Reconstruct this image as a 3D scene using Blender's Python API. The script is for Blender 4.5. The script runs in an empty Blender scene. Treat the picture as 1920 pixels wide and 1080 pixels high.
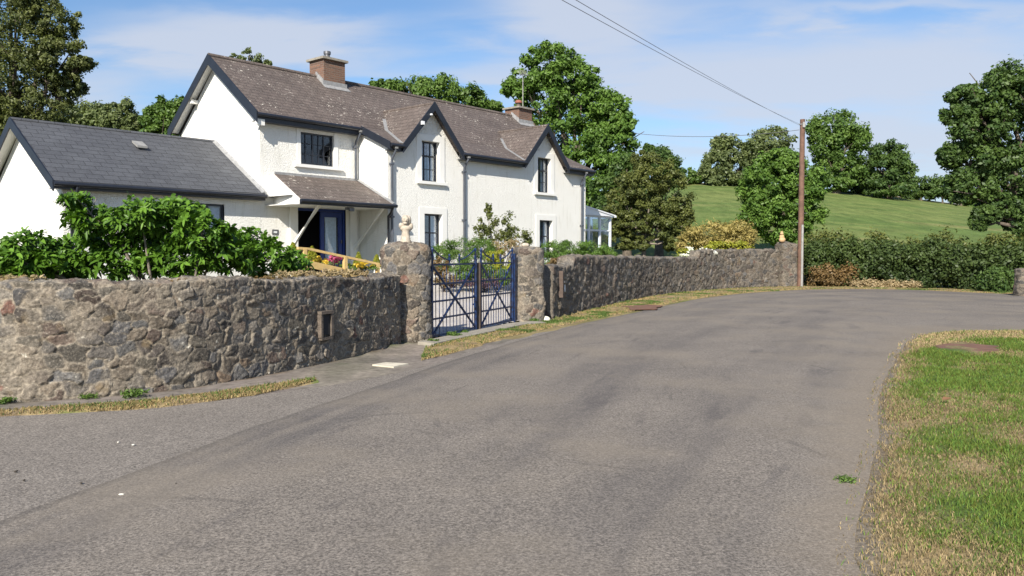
import bpy, math, random
import numpy as np
from mathutils import Vector
from mathutils.geometry import tessellate_polygon
RS = np.random.RandomState(7)
random.seed(7)
scene = bpy.context.scene
COL = scene.collection
# ------------------------------------------------------------------ camera
FPX, HZ = 1500.0, 476.0
PITCH = math.atan((540 - HZ) / FPX)
CAMH = 1.6
cam = bpy.data.cameras.new('camera'); cam.sensor_width = 36; cam.lens = 36 * FPX / 1920
cam.clip_start = 0.1; cam.clip_end = 5000
camo = bpy.data.objects.new('camera', cam); COL.objects.link(camo)
camo.location = (0, 0, CAMH); camo.rotation_euler = (math.pi / 2 - PITCH, 0, 0)
scene.camera = camo
scene.render.resolution_x = 1024; scene.render.resolution_y = 576
# ------------------------------------------------------------------ light
SUN_AZ, SUN_EL = 195.6, 35.0          # clockwise from +Y, degrees
az, el = math.radians(SUN_AZ), math.radians(SUN_EL)
SDIR = Vector((math.sin(az) * math.cos(el), math.cos(az) * math.cos(el), math.sin(el)))
sl = bpy.data.lights.new('sun', 'SUN'); sl.energy = 4.6; sl.angle = math.radians(0.5); sl.color = (1.0, 0.93, 0.82)
so = bpy.data.objects.new('sun', sl); COL.objects.link(so); so.rotation_euler = SDIR.to_track_quat('Z', 'Y').to_euler()
so.location = (0, 0, 60)
scene.view_settings.view_transform = 'Standard'; scene.view_settings.look = 'None'
scene.view_settings.gamma = 1; scene.view_settings.exposure = 0.88
world = bpy.data.worlds.new('World'); scene.world = world; world.use_nodes = True


class NT:
    def __init__(s, nt):
        s.t = nt; s.n = nt.nodes; s.l = nt.links
    def new(s, ty, ins=None, **kw):
        n = s.n.new(ty)
        for k, v in kw.items(): setattr(n, k, v)
        if ins:
            for k, v in ins.items():
                if isinstance(v, bpy.types.NodeSocket): s.l.new(v, n.inputs[k])
                else: n.inputs[k].default_value = v
        return n
    def math(s, op, a, b=0.0, clamp=False):
        n = s.new('ShaderNodeMath', {0: a, 1: b}, operation=op); n.use_clamp = clamp; return n.outputs[0]
    def mix(s, f, a, b, blend='MIX'):
        n = s.new('ShaderNodeMix', None, data_type='RGBA', blend_type=blend)
        for i, v in ((0, f), (6, a), (7, b)):
            if isinstance(v, bpy.types.NodeSocket): s.l.new(v, n.inputs[i])
            else: n.inputs[i].default_value = v if i == 0 else (tuple(v) + (1,))[:4]
        return n.outputs[2]
    def ramp(s, f, a, b):
        n = s.new('ShaderNodeMapRange', {0: f, 1: a, 2: b, 3: 0.0, 4: 1.0}); n.interpolation_type = 'SMOOTHSTEP'; return n.outputs[0]
    def noise(s, vec, scale, detail=3, rough=.55, dist=0.0):
        n = s.new('ShaderNodeTexNoise', {'Vector': vec, 'Scale': scale, 'Detail': detail, 'Roughness': rough, 'Distortion': dist}); return n.outputs[0]


w = NT(world.node_tree); bg = world.node_tree.nodes['Background']
sky = w.new('ShaderNodeTexSky', sky_type='NISHITA'); sky.sun_disc = False
sky.sun_elevation = el; sky.sun_rotation = az; sky.altitude = 50; sky.air_density = 1.0; sky.dust_density = 0.6; sky.ozone_density = 2.0
tc = w.new('ShaderNodeTexCoord'); sep = w.new('ShaderNodeSeparateXYZ', {0: tc.outputs['Generated']})
zz = w.math('ADD', w.math('MAXIMUM', sep.outputs[2], 0.0), 0.12)
cv = w.new('ShaderNodeCombineXYZ', {0: w.math('DIVIDE', sep.outputs[0], zz), 1: w.math('DIVIDE', sep.outputs[1], zz), 2: 0.0}).outputs[0]
mp = w.new('ShaderNodeMapping', {'Vector': cv, 'Location': (1.3, 0.35, 0), 'Rotation': (0, 0, 0.25), 'Scale': (0.42, 0.75, 1)}).outputs[0]
n1 = w.noise(mp, 1.25, 5, .5, .35); n2 = w.noise(mp, 5.5, 6, .55, .3)
cl = w.math('ADD', w.math('MULTIPLY', n1, .80), w.math('MULTIPLY', n2, .20))
side = w.math('MULTIPLY', sep.outputs[0], .07)
low = w.math('MULTIPLY', w.math('SUBTRACT', .24, sep.outputs[2]), .38)
cl = w.math('ADD', w.math('ADD', cl, side), low)
uu_ = w.math('DIVIDE', sep.outputs[0], w.math('MAXIMUM', sep.outputs[1], .05)); vv_ = w.math('DIVIDE', sep.outputs[2], w.math('MAXIMUM', sep.outputs[1], .05))
wv_ = w.math('MULTIPLY', w.math('SUBTRACT', n2, .5), .10)
for u0, v0, su_, sv_, am in ((-.33, .272, .20, .035, .42), (.06, .295, .11, .045, .34), (-.06, .222, .20, .020, .20), (.42, .215, .26, .03, .16), (.55, .145, .30, .035, .14), (-.53, .20, .06, .02, .14), (.5, .30, .2, .012, .16)):
    a_ = w.math('DIVIDE', w.math('SUBTRACT', w.math('ADD', uu_, wv_), u0), su_); b_ = w.math('DIVIDE', w.math('SUBTRACT', w.math('ADD', vv_, wv_), v0), sv_)
    g_ = w.math('EXPONENT', w.math('MULTIPLY', w.math('ADD', w.math('MULTIPLY', a_, a_), w.math('MULTIPLY', b_, b_)), -1.0))
    cl = w.math('ADD', cl, w.math('MULTIPLY', g_, am * .75))
cf = w.math('MULTIPLY', w.ramp(cl, .45, .72), .85)
hz_ = w.ramp(w.math('MULTIPLY', sep.outputs[2], -1.0), -.22, 0.02)
skyc = w.mix(1.0, sky.outputs[0], (.93, 1.09, 1.24), 'MULTIPLY')
skc = w.mix(w.math('MULTIPLY', hz_, .45), skyc, (3.7, 4.6, 6.2))
w.l.new(w.mix(cf, skc, (5.2, 5.65, 6.6)), bg.inputs[0]); bg.inputs[1].default_value = 0.066

# ------------------------------------------------------------------ measured geometry helpers
def ray(x, y):
    a = (x - 960) / FPX; b = (540 - y) / FPX
    return np.array([a, math.cos(PITCH) + b * math.sin(PITCH), -math.sin(PITCH) + b * math.cos(PITCH)])
def gnd(x, y, z=0.0):
    r = ray(x, y); t = (z - CAMH) / r[2]; return np.array([r[0] * t, r[1] * t, z])
def atY(x, y, Y):
    r = ray(x, y); t = Y / r[1]; return np.array([r[0] * t, Y, CAMH + r[2] * t])
HA = math.radians(40.6478)
UV_ = np.array([math.sin(HA), math.cos(HA)]); NV = np.array([math.cos(HA), -math.sin(HA)])
HP = np.array([-2.92, 28.0])
def onv(x, y, v):
    r = ray(x, y); t = (v + HP @ NV) / (r[:2] @ NV); q = r[:2] * t - HP
    return q @ UV_, CAMH + r[2] * t
def h2w(u, v, z=0.0):
    q = HP + UV_ * u + NV * v; return np.array([q[0], q[1], z])
def sstep(a, b, x):
    t = np.clip((x - a) / (b - a), 0, 1); return t * t * (3 - 2 * t)

# ------------------------------------------------------------------ tagging helpers
def tag(o, label=None, cat=None, group=None, kind=None):
    if label: o['label'] = label
    if cat: o['category'] = cat
    if group: o['group'] = group
    if kind: o['kind'] = kind
    return o
def empty(name, loc=(0, 0, 0), rz=0):
    o = bpy.data.objects.new(name, None); COL.objects.link(o); o.location = tuple(float(c) for c in loc); o.rotation_euler = (0, 0, rz); o.empty_display_size = .2
    return o
def np_mesh(name, V, F, mat, parent=None, attr=None, smooth=False, colattr=None, uv=None):
    """V (n,3); F (m,k) int array of constant k, or list of arrays"""
    me = bpy.data.meshes.new(name)
    V = np.ascontiguousarray(V, dtype=np.float32)
    Fs = F if isinstance(F, list) else [F]
    tot = sum(f.shape[0] for f in Fs); lt = sum(f.size for f in Fs)
    me.vertices.add(len(V)); me.vertices.foreach_set('co', V.ravel())
    me.loops.add(lt); me.polygons.add(tot)
    me.loops.foreach_set('vertex_index', np.concatenate([f.ravel() for f in Fs]).astype(np.int32))
    st = []; s0 = 0
    for f in Fs:
        st.append(s0 + np.arange(f.shape[0]) * f.shape[1]); s0 += f.size
    me.polygons.foreach_set('loop_start', np.concatenate(st).astype(np.int32))
    if smooth: me.polygons.foreach_set('use_smooth', np.ones(tot, dtype=bool))
    if attr is not None:
        a = me.attributes.new('rnd', 'FLOAT', 'POINT'); a.data.foreach_set('value', np.ascontiguousarray(attr, dtype=np.float32))
    if colattr is not None:
        a = me.attributes.new('col', 'FLOAT_COLOR', 'POINT')
        c = np.ones((len(V), 4), dtype=np.float32); c[:, :3] = colattr; a.data.foreach_set('color', c.ravel())
    me.update(calc_edges=True)
    if uv is not None:
        l = me.uv_layers.new(name='UVMap'); idx = np.concatenate([f.ravel() for f in Fs])
        l.data.foreach_set('uv', np.ascontiguousarray(uv[idx], dtype=np.float32).ravel())
    me.materials.append(mat)
    o = bpy.data.objects.new(name, me); COL.objects.link(o); o.parent = parent
    return o


class MB:
    def __init__(s): s.v = []; s.f = []; s.sm = []
    def add(s, vs, fs, sm=False):
        b = len(s.v); s.v += [tuple(float(c) for c in p) for p in vs]
        for f in fs: s.f.append([b + i for i in f]); s.sm.append(sm)
        return s
    def box(s, x0, x1, y0, y1, z0, z1):
        v = [(x0, y0, z0), (x1, y0, z0), (x1, y1, z0), (x0, y1, z0), (x0, y0, z1), (x1, y0, z1), (x1, y1, z1), (x0, y1, z1)]
        return s.add(v, [(0, 3, 2, 1), (4, 5, 6, 7), (0, 1, 5, 4), (1, 2, 6, 5), (2, 3, 7, 6), (3, 0, 4, 7)])
    def prism(s, poly, d):
        n = len(poly); d = np.array(d); p = [np.array(q, float) for q in poly]
        v = p + [q + d for q in p]
        return s.add(v, [tuple(range(n))[::-1], tuple(range(n, 2 * n))] + [(i, (i + 1) % n, n + (i + 1) % n, n + i) for i in range(n)])
    def tube(s, path, r, n=8, cap=True):
        P = [np.array(p, float) for p in path]; R = r if hasattr(r, '__len__') else [r] * len(P)
        vs = []; ref = None
        for i, p in enumerate(P):
            d = (P[min(i + 1, len(P) - 1)] - P[max(i - 1, 0)]); d /= (np.linalg.norm(d) + 1e-9)
            if ref is None: ref = np.array([0, 0, 1.]) if abs(d[2]) < .9 else np.array([1., 0, 0])
            a = np.cross(d, ref); a /= np.linalg.norm(a) + 1e-9; b = np.cross(d, a); ref = np.cross(a, d)
            for k in range(n):
                t = 2 * math.pi * k / n; vs.append(p + R[i] * (math.cos(t) * a + math.sin(t) * b))
        fs = [(i * n + k, i * n + (k + 1) % n, (i + 1) * n + (k + 1) % n, (i + 1) * n + k) for i in range(len(P) - 1) for k in range(n)]
        s.add(vs, fs, True)
        if cap:
            s.add(vs[:n], [tuple(range(n))]); s.add(vs[-n:], [tuple(range(n))])
        return s
    def ball(s, c, r, n=10, m=7):
        r = r if hasattr(r, '__len__') else (r, r, r); vs = []
        for j in range(m + 1):
            ph = math.pi * j / m
            for k in range(n):
                t = 2 * math.pi * k / n; vs.append((c[0] + r[0] * math.sin(ph) * math.cos(t), c[1] + r[1] * math.sin(ph) * math.sin(t), c[2] + r[2] * math.cos(ph)))
        return s.add(vs, [(j * n + k, (j + 1) * n + k, (j + 1) * n + (k + 1) % n, j * n + (k + 1) % n) for j in range(m) for k in range(n)], True)
    def build(s, name, mat, parent=None):
        me = bpy.data.meshes.new(name); me.from_pydata(s.v, [], s.f); me.materials.append(mat)
        me.polygons.foreach_set('use_smooth', s.sm); me.update()
        o = bpy.data.objects.new(name, me); COL.objects.link(o); o.parent = parent
        return o

# ------------------------------------------------------------------ materials
def newmat(name):
    m = bpy.data.materials.new(name); m.use_nodes = True
    t = NT(m.node_tree); b = m.node_tree.nodes['Principled BSDF']
    co = t.new('ShaderNodeTexCoord').outputs['Object']
    return m, t, b, co
def simple(name, c, rough=.6, var=.15, scale=6.0, bump=0.0, bscale=60.0, metal=0.0, c2=None):
    m, t, b, co = newmat(name)
    f = t.ramp(t.noise(co, scale, 4), .3, .7)
    d = c2 if c2 else tuple(x * (1 - var) for x in c)
    t.l.new(t.mix(f, c, d), b.inputs['Base Color']); b.inputs['Roughness'].default_value = rough; b.inputs['Metallic'].default_value = metal
    if bump:
        bn = t.new('ShaderNodeBump', {'Strength': bump, 'Distance': .02, 'Height': t.noise(co, bscale, 3)}); t.l.new(bn.outputs[0], b.inputs['Normal'])
    return m
def roughcast():
    m, t, b, co = newmat('roughcast')
    big = t.ramp(t.noise(co, .9, 4), .35, .75)
    zs = t.new('ShaderNodeMapping', {'Vector': co, 'Scale': (3.0, 3.0, .5)}).outputs[0]
    st = t.ramp(t.noise(zs, 2.2, 4), .52, .8)
    c = t.mix(t.math('MULTIPLY', big, .5), (.83, .82, .775), (.78, .765, .71))
    c = t.mix(t.math('MULTIPLY', st, .5), c, (.56, .54, .46))
    # grime rises from the ground
    sp = t.new('ShaderNodeSeparateXYZ', {0: co})
    b1 = t.noise(co, 34, 3, .6); b2 = t.noise(co, 90, 3)
    h = t.math('ADD', t.math('MULTIPLY', t.ramp(b1, .38, .66), 1.0), t.math('MULTIPLY', b2, .4))
    bn = t.new('ShaderNodeBump', {'Strength': .62, 'Distance': .02, 'Height': h})
    t.l.new(c, b.inputs['Base Color']); t.l.new(bn.outputs[0], b.inputs['Normal']); b.inputs['Roughness'].default_value = .9
    return m
def tiles(name, cA, cB, lichen, rw, rh, axis=0, kz=1.6):
    """courses run with height (z * kz gives slope distance)"""
    m, t, b, co = newmat(name)
    sp = t.new('ShaderNodeSeparateXYZ', {0: co})
    v = t.new('ShaderNodeCombineXYZ', {0: sp.outputs[axis], 1: t.math('MULTIPLY', sp.outputs[2], kz), 2: 0.0}).outputs[0]
    br = t.new('ShaderNodeTexBrick', {'Vector': v, 'Scale': 1.0, 'Mortar Size': .009, 'Mortar Smooth': .1, 'Bias': 0.0, 'Brick Width': rw, 'Row Height': rh,
                                       'Color1': (.0, .0, .0, 1), 'Color2': (1, 1, 1, 1), 'Mortar': (.5, .5, .5, 1)})
    br.offset = .5
    f = t.ramp(t.noise(co, 1.3, 4), .3, .7)
    base = t.mix(f, cA, cB)
    base = t.mix(t.math('MULTIPLY', t.math('SUBTRACT', br.outputs[0], .5), .5), base, tuple(min(1, x * 1.5) for x in cB))
    base = t.mix(t.math('MULTIPLY', t.ramp(t.noise(co, 24, 3), .45, .7), .45), base, tuple(x * .55 for x in cA))
    base = t.mix(t.math('MULTIPLY', br.outputs[1], .75), base, tuple(x * .3 for x in cA))
    if lichen > 0:
        sc = t.new('ShaderNodeMapping', {'Vector': co, 'Scale': (1, 1, 1.9)}).outputs[0]
        l1 = t.ramp(t.noise(sc, 8.5, 3, .55, .5), .635, .68); l2 = t.ramp(t.noise(co, .8, 2), .42, .66)
        l3 = t.ramp(t.noise(sc, 24, 2), .65, .69)
        lf = t.math('MULTIPLY', t.math('MAXIMUM', l1, t.math('MULTIPLY', l3, .7)), t.math('MULTIPLY', t.math('ADD', l2, .25), lichen), clamp=True)
        base = t.mix(lf, base, (.62, .57, .49))
    row = t.math('FRACT', t.math('DIVIDE', t.math('MULTIPLY', sp.outputs[2], kz), rh))
    hh = t.math('SUBTRACT', t.math('SUBTRACT', 1.0, row), t.math('MULTIPLY', br.outputs[1], .6))
    hh = t.math('ADD', hh, t.math('MULTIPLY', t.noise(co, 30, 3), .5))
    bn = t.new('ShaderNodeBump', {'Strength': .8, 'Distance': .025, 'Height': hh})
    t.l.new(base, b.inputs['Base Color']); t.l.new(bn.outputs[0], b.inputs['Normal']); b.inputs['Roughness'].default_value = .75
    return m
def bricks():
    m, t, b, co = newmat('chimney_brick')
    sp = t.new('ShaderNodeSeparateXYZ', {0: co})
    v = t.new('ShaderNodeCombineXYZ', {0: t.math('ADD', sp.outputs[0], sp.outputs[1]), 1: sp.outputs[2], 2: 0.0}).outputs[0]
    br = t.new('ShaderNodeTexBrick', {'Vector': v, 'Scale': 1.0, 'Mortar Size': .008, 'Brick Width': .23, 'Row Height': .075, 'Color1': (.19, .095, .060, 1), 'Color2': (.11, .062, .045, 1), 'Mortar': (.17, .14, .115, 1)})
    c = t.mix(t.math('MULTIPLY', t.ramp(t.noise(co, 3, 4), .45, .7), .35), br.outputs[0], (.16, .11, .08))
    bn = t.new('ShaderNodeBump', {'Strength': .6, 'Distance': .01, 'Height': t.math('SUBTRACT', 1.0, br.outputs[1])})
    t.l.new(c, b.inputs['Base Color']); t.l.new(bn.outputs[0], b.inputs['Normal']); b.inputs['Roughness'].default_value = .9
    return m
def stonemat(name, moss=.0):
    m, t, b, co = newmat(name)
    a = t.new('ShaderNodeAttribute', attribute_name='col').outputs[0]
    f1 = t.noise(co, 9, 6, .65); f2 = t.noise(co, 45, 4, .6)
    c = t.mix(t.math('MULTIPLY', t.ramp(f1, .42, .75), .45), a, (.085, .072, .06))
    c = t.mix(t.math('MULTIPLY', t.ramp(f2, .5, .72), .5), c, (.34, .30, .24))
    c = t.mix(1.0, c, t.mix(t.ramp(t.noise(co, 26, 4, .7), .3, .7), (.6,) * 3, (1.35,) * 3), 'MULTIPLY')
    li = t.math('MULTIPLY', t.ramp(t.noise(co, 6.5, 3, .5, .6), .68, .73), t.ramp(t.noise(co, 28, 3), .4, .6))
    c = t.mix(t.math('MULTIPLY', li, .7), c, (.62, .59, .50))
    oc = t.math('MULTIPLY', t.ramp(t.noise(co, 3.1, 3), .62, .75), .35)
    c = t.mix(oc, c, (.22, .15, .06))
    bn = t.new('ShaderNodeBump', {'Strength': .9, 'Distance': .022, 'Height': t.math('ADD', t.math('MULTIPLY', f2, .6), t.noise(co, 22, 5, .75))})
    t.l.new(c, b.inputs['Base Color']); t.l.new(bn.outputs[0], b.inputs['Normal']); b.inputs['Roughness'].default_value = .92
    return m
def leafmat(name, dark, light, trans=.3, spec=.3, rough=.5):
    m, t, b, co = newmat(name)
    a = t.new('ShaderNodeAttribute', attribute_name='rnd').outputs['Fac']
    c = t.mix(a, dark, light)
    t.l.new(c, b.inputs['Base Color']); b.inputs['Roughness'].default_value = rough; b.inputs['Specular IOR Level'].default_value = spec
    tr = t.new('ShaderNodeBsdfTranslucent', {0: t.mix(1.0, c, (1.15, 1.25, .55), 'MULTIPLY')})
    mx = t.new('ShaderNodeMixShader', {0: trans, 1: b.outputs[0], 2: tr.outputs[0]})
    t.l.new(mx.outputs[0], m.node_tree.nodes['Material Output'].inputs[0])
    return m
def colmat(name, rough=.9, nscale=30, bump=.4, var=.35):
    m, t, b, co = newmat(name)
    a = t.new('ShaderNodeAttribute', attribute_name='col').outputs[0]
    f = t.noise(co, nscale, 5, .65); g = t.noise(co, nscale * .2, 3)
    c = t.mix(1.0, a, t.mix(t.ramp(f, .25, .75), (1 - var,) * 3, (1 + var,) * 3), 'MULTIPLY')
    c = t.mix(1.0, c, t.mix(t.ramp(g, .3, .7), (.88,) * 3, (1.12,) * 3), 'MULTIPLY')
    bn = t.new('ShaderNodeBump', {'Strength': bump, 'Distance': .03, 'Height': f})
    t.l.new(c, b.inputs['Base Color']); t.l.new(bn.outputs[0], b.inputs['Normal']); b.inputs['Roughness'].default_value = rough
    b.inputs['Specular IOR Level'].default_value = .15
    return m
def asphalt(name, cA, cB, road=False, loose=0.0):
    m, t, b, co = newmat(name)
    fine = t.noise(co, 55, 3, .75); big = t.noise(co, .7, 4, .55); mid = t.noise(co, 5, 4)
    c = t.mix(t.ramp(big, .3, .7), cA, cB)
    c = t.mix(t.math('MULTIPLY', t.ramp(mid, .4, .75), .25), c, tuple(x * .7 for x in cA))
    c = t.mix(1.0, c, t.mix(t.ramp(fine, .3, .7), (.5,) * 3, (1.55,) * 3), 'MULTIPLY')
    g2 = t.noise(co, 130, 2, .7); c = t.mix(1.0, c, t.mix(t.ramp(g2, .35, .65), (.82,) * 3, (1.2,) * 3), 'MULTIPLY')
    vo = t.new('ShaderNodeTexVoronoi', {'Vector': co, 'Scale': 45.0})
    sp = t.math('MULTIPLY', t.math('LESS_THAN', vo.outputs['Distance'], .16), t.ramp(t.noise(co, 17, 2), .5, .6))
    c = t.mix(t.math('MULTIPLY', sp, .35 + loose), c, (.36, .34, .31))
    if road:
        uvn = t.new('ShaderNodeTexCoord').outputs['UV']
        mp = t.new('ShaderNodeMapping', {'Vector': uvn, 'Scale': (1.0, .07, 1)}).outputs[0]
        s1 = t.ramp(t.noise(mp, .95, 5, .6, .2), .44, .66)
        mp2 = t.new('ShaderNodeMapping', {'Vector': uvn, 'Scale': (1.5, .28, 1), 'Location': (3, 7, 0)}).outputs[0]
        s2 = t.ramp(t.noise(mp2, 1.5, 5, .65, .3), .56, .68)
        c = t.mix(t.math('MULTIPLY', s1, .42), c, (.080, .073, .072))
        c = t.mix(t.math('MULTIPLY', s2, .34), c, (.050, .046, .050))
        wc = t.new('ShaderNodeMixRGB', {0: .12, 1: co, 2: t.new('ShaderNodeTexNoise', {'Vector': co, 'Scale': 2.0, 'Detail': 4.0}).outputs[1]}).outputs[0]
        ce = t.new('ShaderNodeTexVoronoi', {'Vector': wc, 'Scale': .55}, feature='DISTANCE_TO_EDGE')
        ck = t.math('MULTIPLY', t.math('LESS_THAN', ce.outputs[0], .009), t.ramp(t.noise(co, .5, 3), .52, .6))
        c = t.mix(t.math('MULTIPLY', ck, .28), c, (.04, .037, .036))
        su = t.new('ShaderNodeSeparateXYZ', {0: uvn})
        # dark worn seam on the left edge and two polished wheel tracks
        wob = t.math('MULTIPLY', t.math('SUBTRACT', t.noise(mp, 1.8, 3), .5), .5)
        tt = t.math('ADD', su.outputs[0], wob)
        for c0, wd, st in ((.62, .34, .33), (.22, .10, .28)):
            g = t.math('SUBTRACT', 1.0, t.ramp(t.math('ABSOLUTE', t.math('SUBTRACT', tt, c0)), 0.0, wd))
            c = t.mix(t.math('MULTIPLY', g, t.math('MULTIPLY', t.ramp(t.noise(mp2, 1.2, 3), .3, .6), st)), c, (.07, .066, .068))
        c = t.mix(t.math('MULTIPLY', t.ramp(t.noise(co, .45, 4), .46, .64), .5), c, (.215, .182, .142))
        eg = t.math('ADD', su.outputs[0], t.math('MULTIPLY', t.math('SUBTRACT', t.noise(co, 2.2, 5, .65), .5), .7))
        c = t.mix(t.math('MULTIPLY', t.ramp(eg, 4.45, 4.95), .6), c, (.20, .165, .125))
        sm_ = t.math('SUBTRACT', 1.0, t.ramp(su.outputs[0], .02, .12))
        c = t.mix(t.math('MULTIPLY', sm_, .32), c, (.05, .047, .045))
        c = t.mix(1.0, c, t.mix(t.ramp(t.noise(co, 38, 4, .8), .32, .68), (.84,) * 3, (1.16,) * 3), 'MULTIPLY')
        pe = t.math('MULTIPLY', t.math('GREATER_THAN', t.noise(co, 70, 2, .6), .66), t.ramp(eg, 3.9, 4.8))
        c = t.mix(t.math('MULTIPLY', pe, .6), c, (.34, .30, .25))
    bn = t.new('ShaderNodeBump', {'Strength': .5, 'Distance': .012, 'Height': t.math('ADD', fine, t.math('MULTIPLY', mid, .6))})
    t.l.new(c, b.inputs['Base Color']); t.l.new(bn.outputs[0], b.inputs['Normal']); b.inputs['Roughness'].default_value = .88
    b.inputs['Specular IOR Level'].default_value = .3
    return m
def glassmat(name, tint=(.9, .95, 1), f0=.12):
    m, t, b, co = newmat(name)
    g = t.new('ShaderNodeBsdfGlossy', {0: (1, 1, 1, 1), 1: .02}); tr = t.new('ShaderNodeBsdfTransparent', {0: tuple(tint) + (1,)})
    fr = t.new('ShaderNodeLayerWeight', {0: .35})
    f = t.math('ADD', t.math('MULTIPLY', fr.outputs[0], .22), f0, clamp=True)
    mx = t.new('ShaderNodeMixShader', {0: f, 1: tr.outputs[0], 2: g.outputs[0]})
    t.l.new(mx.outputs[0], m.node_tree.nodes['Material Output'].inputs[0]); return m

M = {}
M['rough'] = roughcast()
M['white'] = simple('smooth_white_paint', (.80, .79, .75), .55, .06, 2.5)
M['black'] = simple('black_gloss_paint', (.020, .023, .032), .35, .3, 5)
M['black_dull'] = simple('dark_blue_black_boards', (.014, .018, .028), .5, .25, 4)
M['rooftile'] = tiles('brown_roof_tiles', (.090, .070, .060), (.122, .096, .083), .8, .32, .20, 0, 1.65)
M['rooftile_side'] = tiles('brown_roof_tiles_side', (.090, .070, .060), (.122, .096, .083), .6, .32, .20, 1, 1.4)
M['slate'] = tiles('grey_slate', (.058, .061, .070), (.078, .082, .092), 0, .42, .24, 0, 1.85)
M['lead'] = simple('lead_flashing', (.30, .30, .30), .6, .3, 9)
M['brick'] = bricks()
M['concrete'] = simple('concrete', (.29, .265, .22), .9, .3, 7, .4, 50)
M['pale_stone'] = simple('pale_weathered_stone', (.52, .45, .36), .9, .35, 14, .6, 60)
M['terracotta'] = simple('terracotta', (.26, .09, .06), .8, .2, 9)
M['metalgrey'] = simple('grey_metal', (.18, .18, .19), .45, .3, 7, metal=.6)
M['pipe'] = simple('grey_black_downpipe', (.085, .095, .115), .35, .3, 5)
M['glass'] = glassmat('window_glass', (.9, .95, 1), .03)
M['roofglass'] = glassmat('roof_glass', (.65, .8, .95), .22)
M['curtain'] = simple('white_curtain', (.74, .76, .78), .9, .2, 12)
M['bluecurtain'] = simple('grey_blue_curtain', (.12, .17, .24), .9, .4, 9)
M['upvc'] = simple('white_plastic_frame', (.82, .83, .85), .3, .03, 3)
M['bluedoor'] = simple('royal_blue_paint', (.018, .045, .22), .4, .2, 5)
M['gateblue'] = simple('gate_blue_paint', (.010, .034, .115), .4, .45, 14, c2=(.008, .011, .035))
M['gatebrown'] = simple('rusty_brown_post', (.09, .065, .05), .7, .3, 8)
M['dark'] = simple('interior_shade_black', (.02, .02, .022), .9, .1)  # near-black base colour stands in for the shade of unlit openings and rooms
M['wood'] = simple('pale_new_timber', (.60, .42, .17), .65, .2, 8)
M['pole'] = simple('creosoted_pole', (.17, .095, .065), .85, .4, 4, .3, 40)
M['guard'] = simple('galvanised_cable_guard', (.30, .295, .28), .5, .25, 5)
M['wire'] = simple('cable_black', (.12, .12, .13), .5, .1)
M['bark'] = simple('bark', (.13, .105, .08), .95, .45, 8, .6, 30)
M['bark_pale'] = simple('pale_bark', (.26, .22, .18), .95, .45, 8, .6, 30)
M['stone'] = stonemat('rubble_stone')
M['road'] = asphalt('road_asphalt', (.152, .133, .114), (.180, .157, .133), True)
M['layby'] = asphalt('layby_asphalt', (.160, .141, .122), (.190, .168, .145), False, .25)
M['gravel'] = asphalt('pale_drive_gravel', (.36, .335, .31), (.43, .40, .37), False, .2)
M['dirt'] = simple('brown_rust_patch', (.17, .085, .055), .95, .3, 6, .4, 60)
M['ground'] = colmat('ground_cover', .95, 9, .3, .3)
_t = NT(M['ground'].node_tree); _b = M['ground'].node_tree.nodes['Principled BSDF']; _co = _t.new('ShaderNodeTexCoord').outputs['Object']
_m1 = _t.new('ShaderNodeMapping', {'Vector': _co, 'Scale': (.5, .16, 0), 'Rotation': (0, 0, .12)}).outputs[0]; _m2 = _t.new('ShaderNodeMapping', {'Vector': _co, 'Scale': (1, .5, 0)}).outputs[0]
_src = _b.inputs['Base Color'].links[0].from_socket
_c = _t.mix(1.0, _src, _t.mix(_t.ramp(_t.noise(_m1, 1.3, 5, .65), .3, .7), (.74, .78, .72), (1.22, 1.18, 1.2)), 'MULTIPLY')
_c = _t.mix(_t.math('MULTIPLY', _t.ramp(_t.noise(_m2, 1.1, 3, .6), .60, .70), .4), _c, (.045, .075, .02))
_t.l.new(_c, _b.inputs['Base Color'])
M['verge'] = colmat('verge_turf', .95, 40, .6, .35)
M['blade'] = None
m, t, b, co = newmat('grass_blades'); a = t.new('ShaderNodeAttribute', attribute_name='col').outputs[0]
t.l.new(a, b.inputs['Base Color']); b.inputs['Roughness'].default_value = .7; b.inputs['Specular IOR Level'].default_value = .2
tr = t.new('ShaderNodeBsdfTranslucent', {0: a}); mx = t.new('ShaderNodeMixShader', {0: .25, 1: b.outputs[0], 2: tr.outputs[0]})
t.l.new(mx.outputs[0], m.node_tree.nodes['Material Output'].inputs[0]); M['blade'] = m

# ------------------------------------------------------------------ numpy noise
_G = RS.rand(256, 256).astype(np.float32)
def vnoise(x, y, s, o=3, ph=0.0):
    r = 0; a = 1.0; tot = 0; x = np.asarray(x, float); y = np.asarray(y, float)
    for k in range(o):
        X = x * s * 2 ** k + 31.7 * k + ph; Y = y * s * 2 ** k + 17.3 * k + ph * 1.7
        xi = np.floor(X).astype(int); yi = np.floor(Y).astype(int); fx = X - xi; fy = Y - yi
        fx = fx * fx * (3 - 2 * fx); fy = fy * fy * (3 - 2 * fy)
        g = lambda i, j: _G[i & 255, j & 255]
        v = (g(xi, yi) * (1 - fx) + g(xi + 1, yi) * fx) * (1 - fy) + (g(xi, yi + 1) * (1 - fx) + g(xi + 1, yi + 1) * fx) * fy
        r = r + a * v; tot += a; a *= .5
    return r / tot
def polydist(X, Y, pts):
    """distance to an open polyline"""
    best = np.full(np.shape(X), 1e9)
    for (ax, ay), (bx, by) in zip(pts[:-1], pts[1:]):
        dx, dy = bx - ax, by - ay; tt = np.clip(((X - ax) * dx + (Y - ay) * dy) / (dx * dx + dy * dy), 0, 1)
        best = np.minimum(best, np.hypot(X - ax - tt * dx, Y - ay - tt * dy))
    return best
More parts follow.
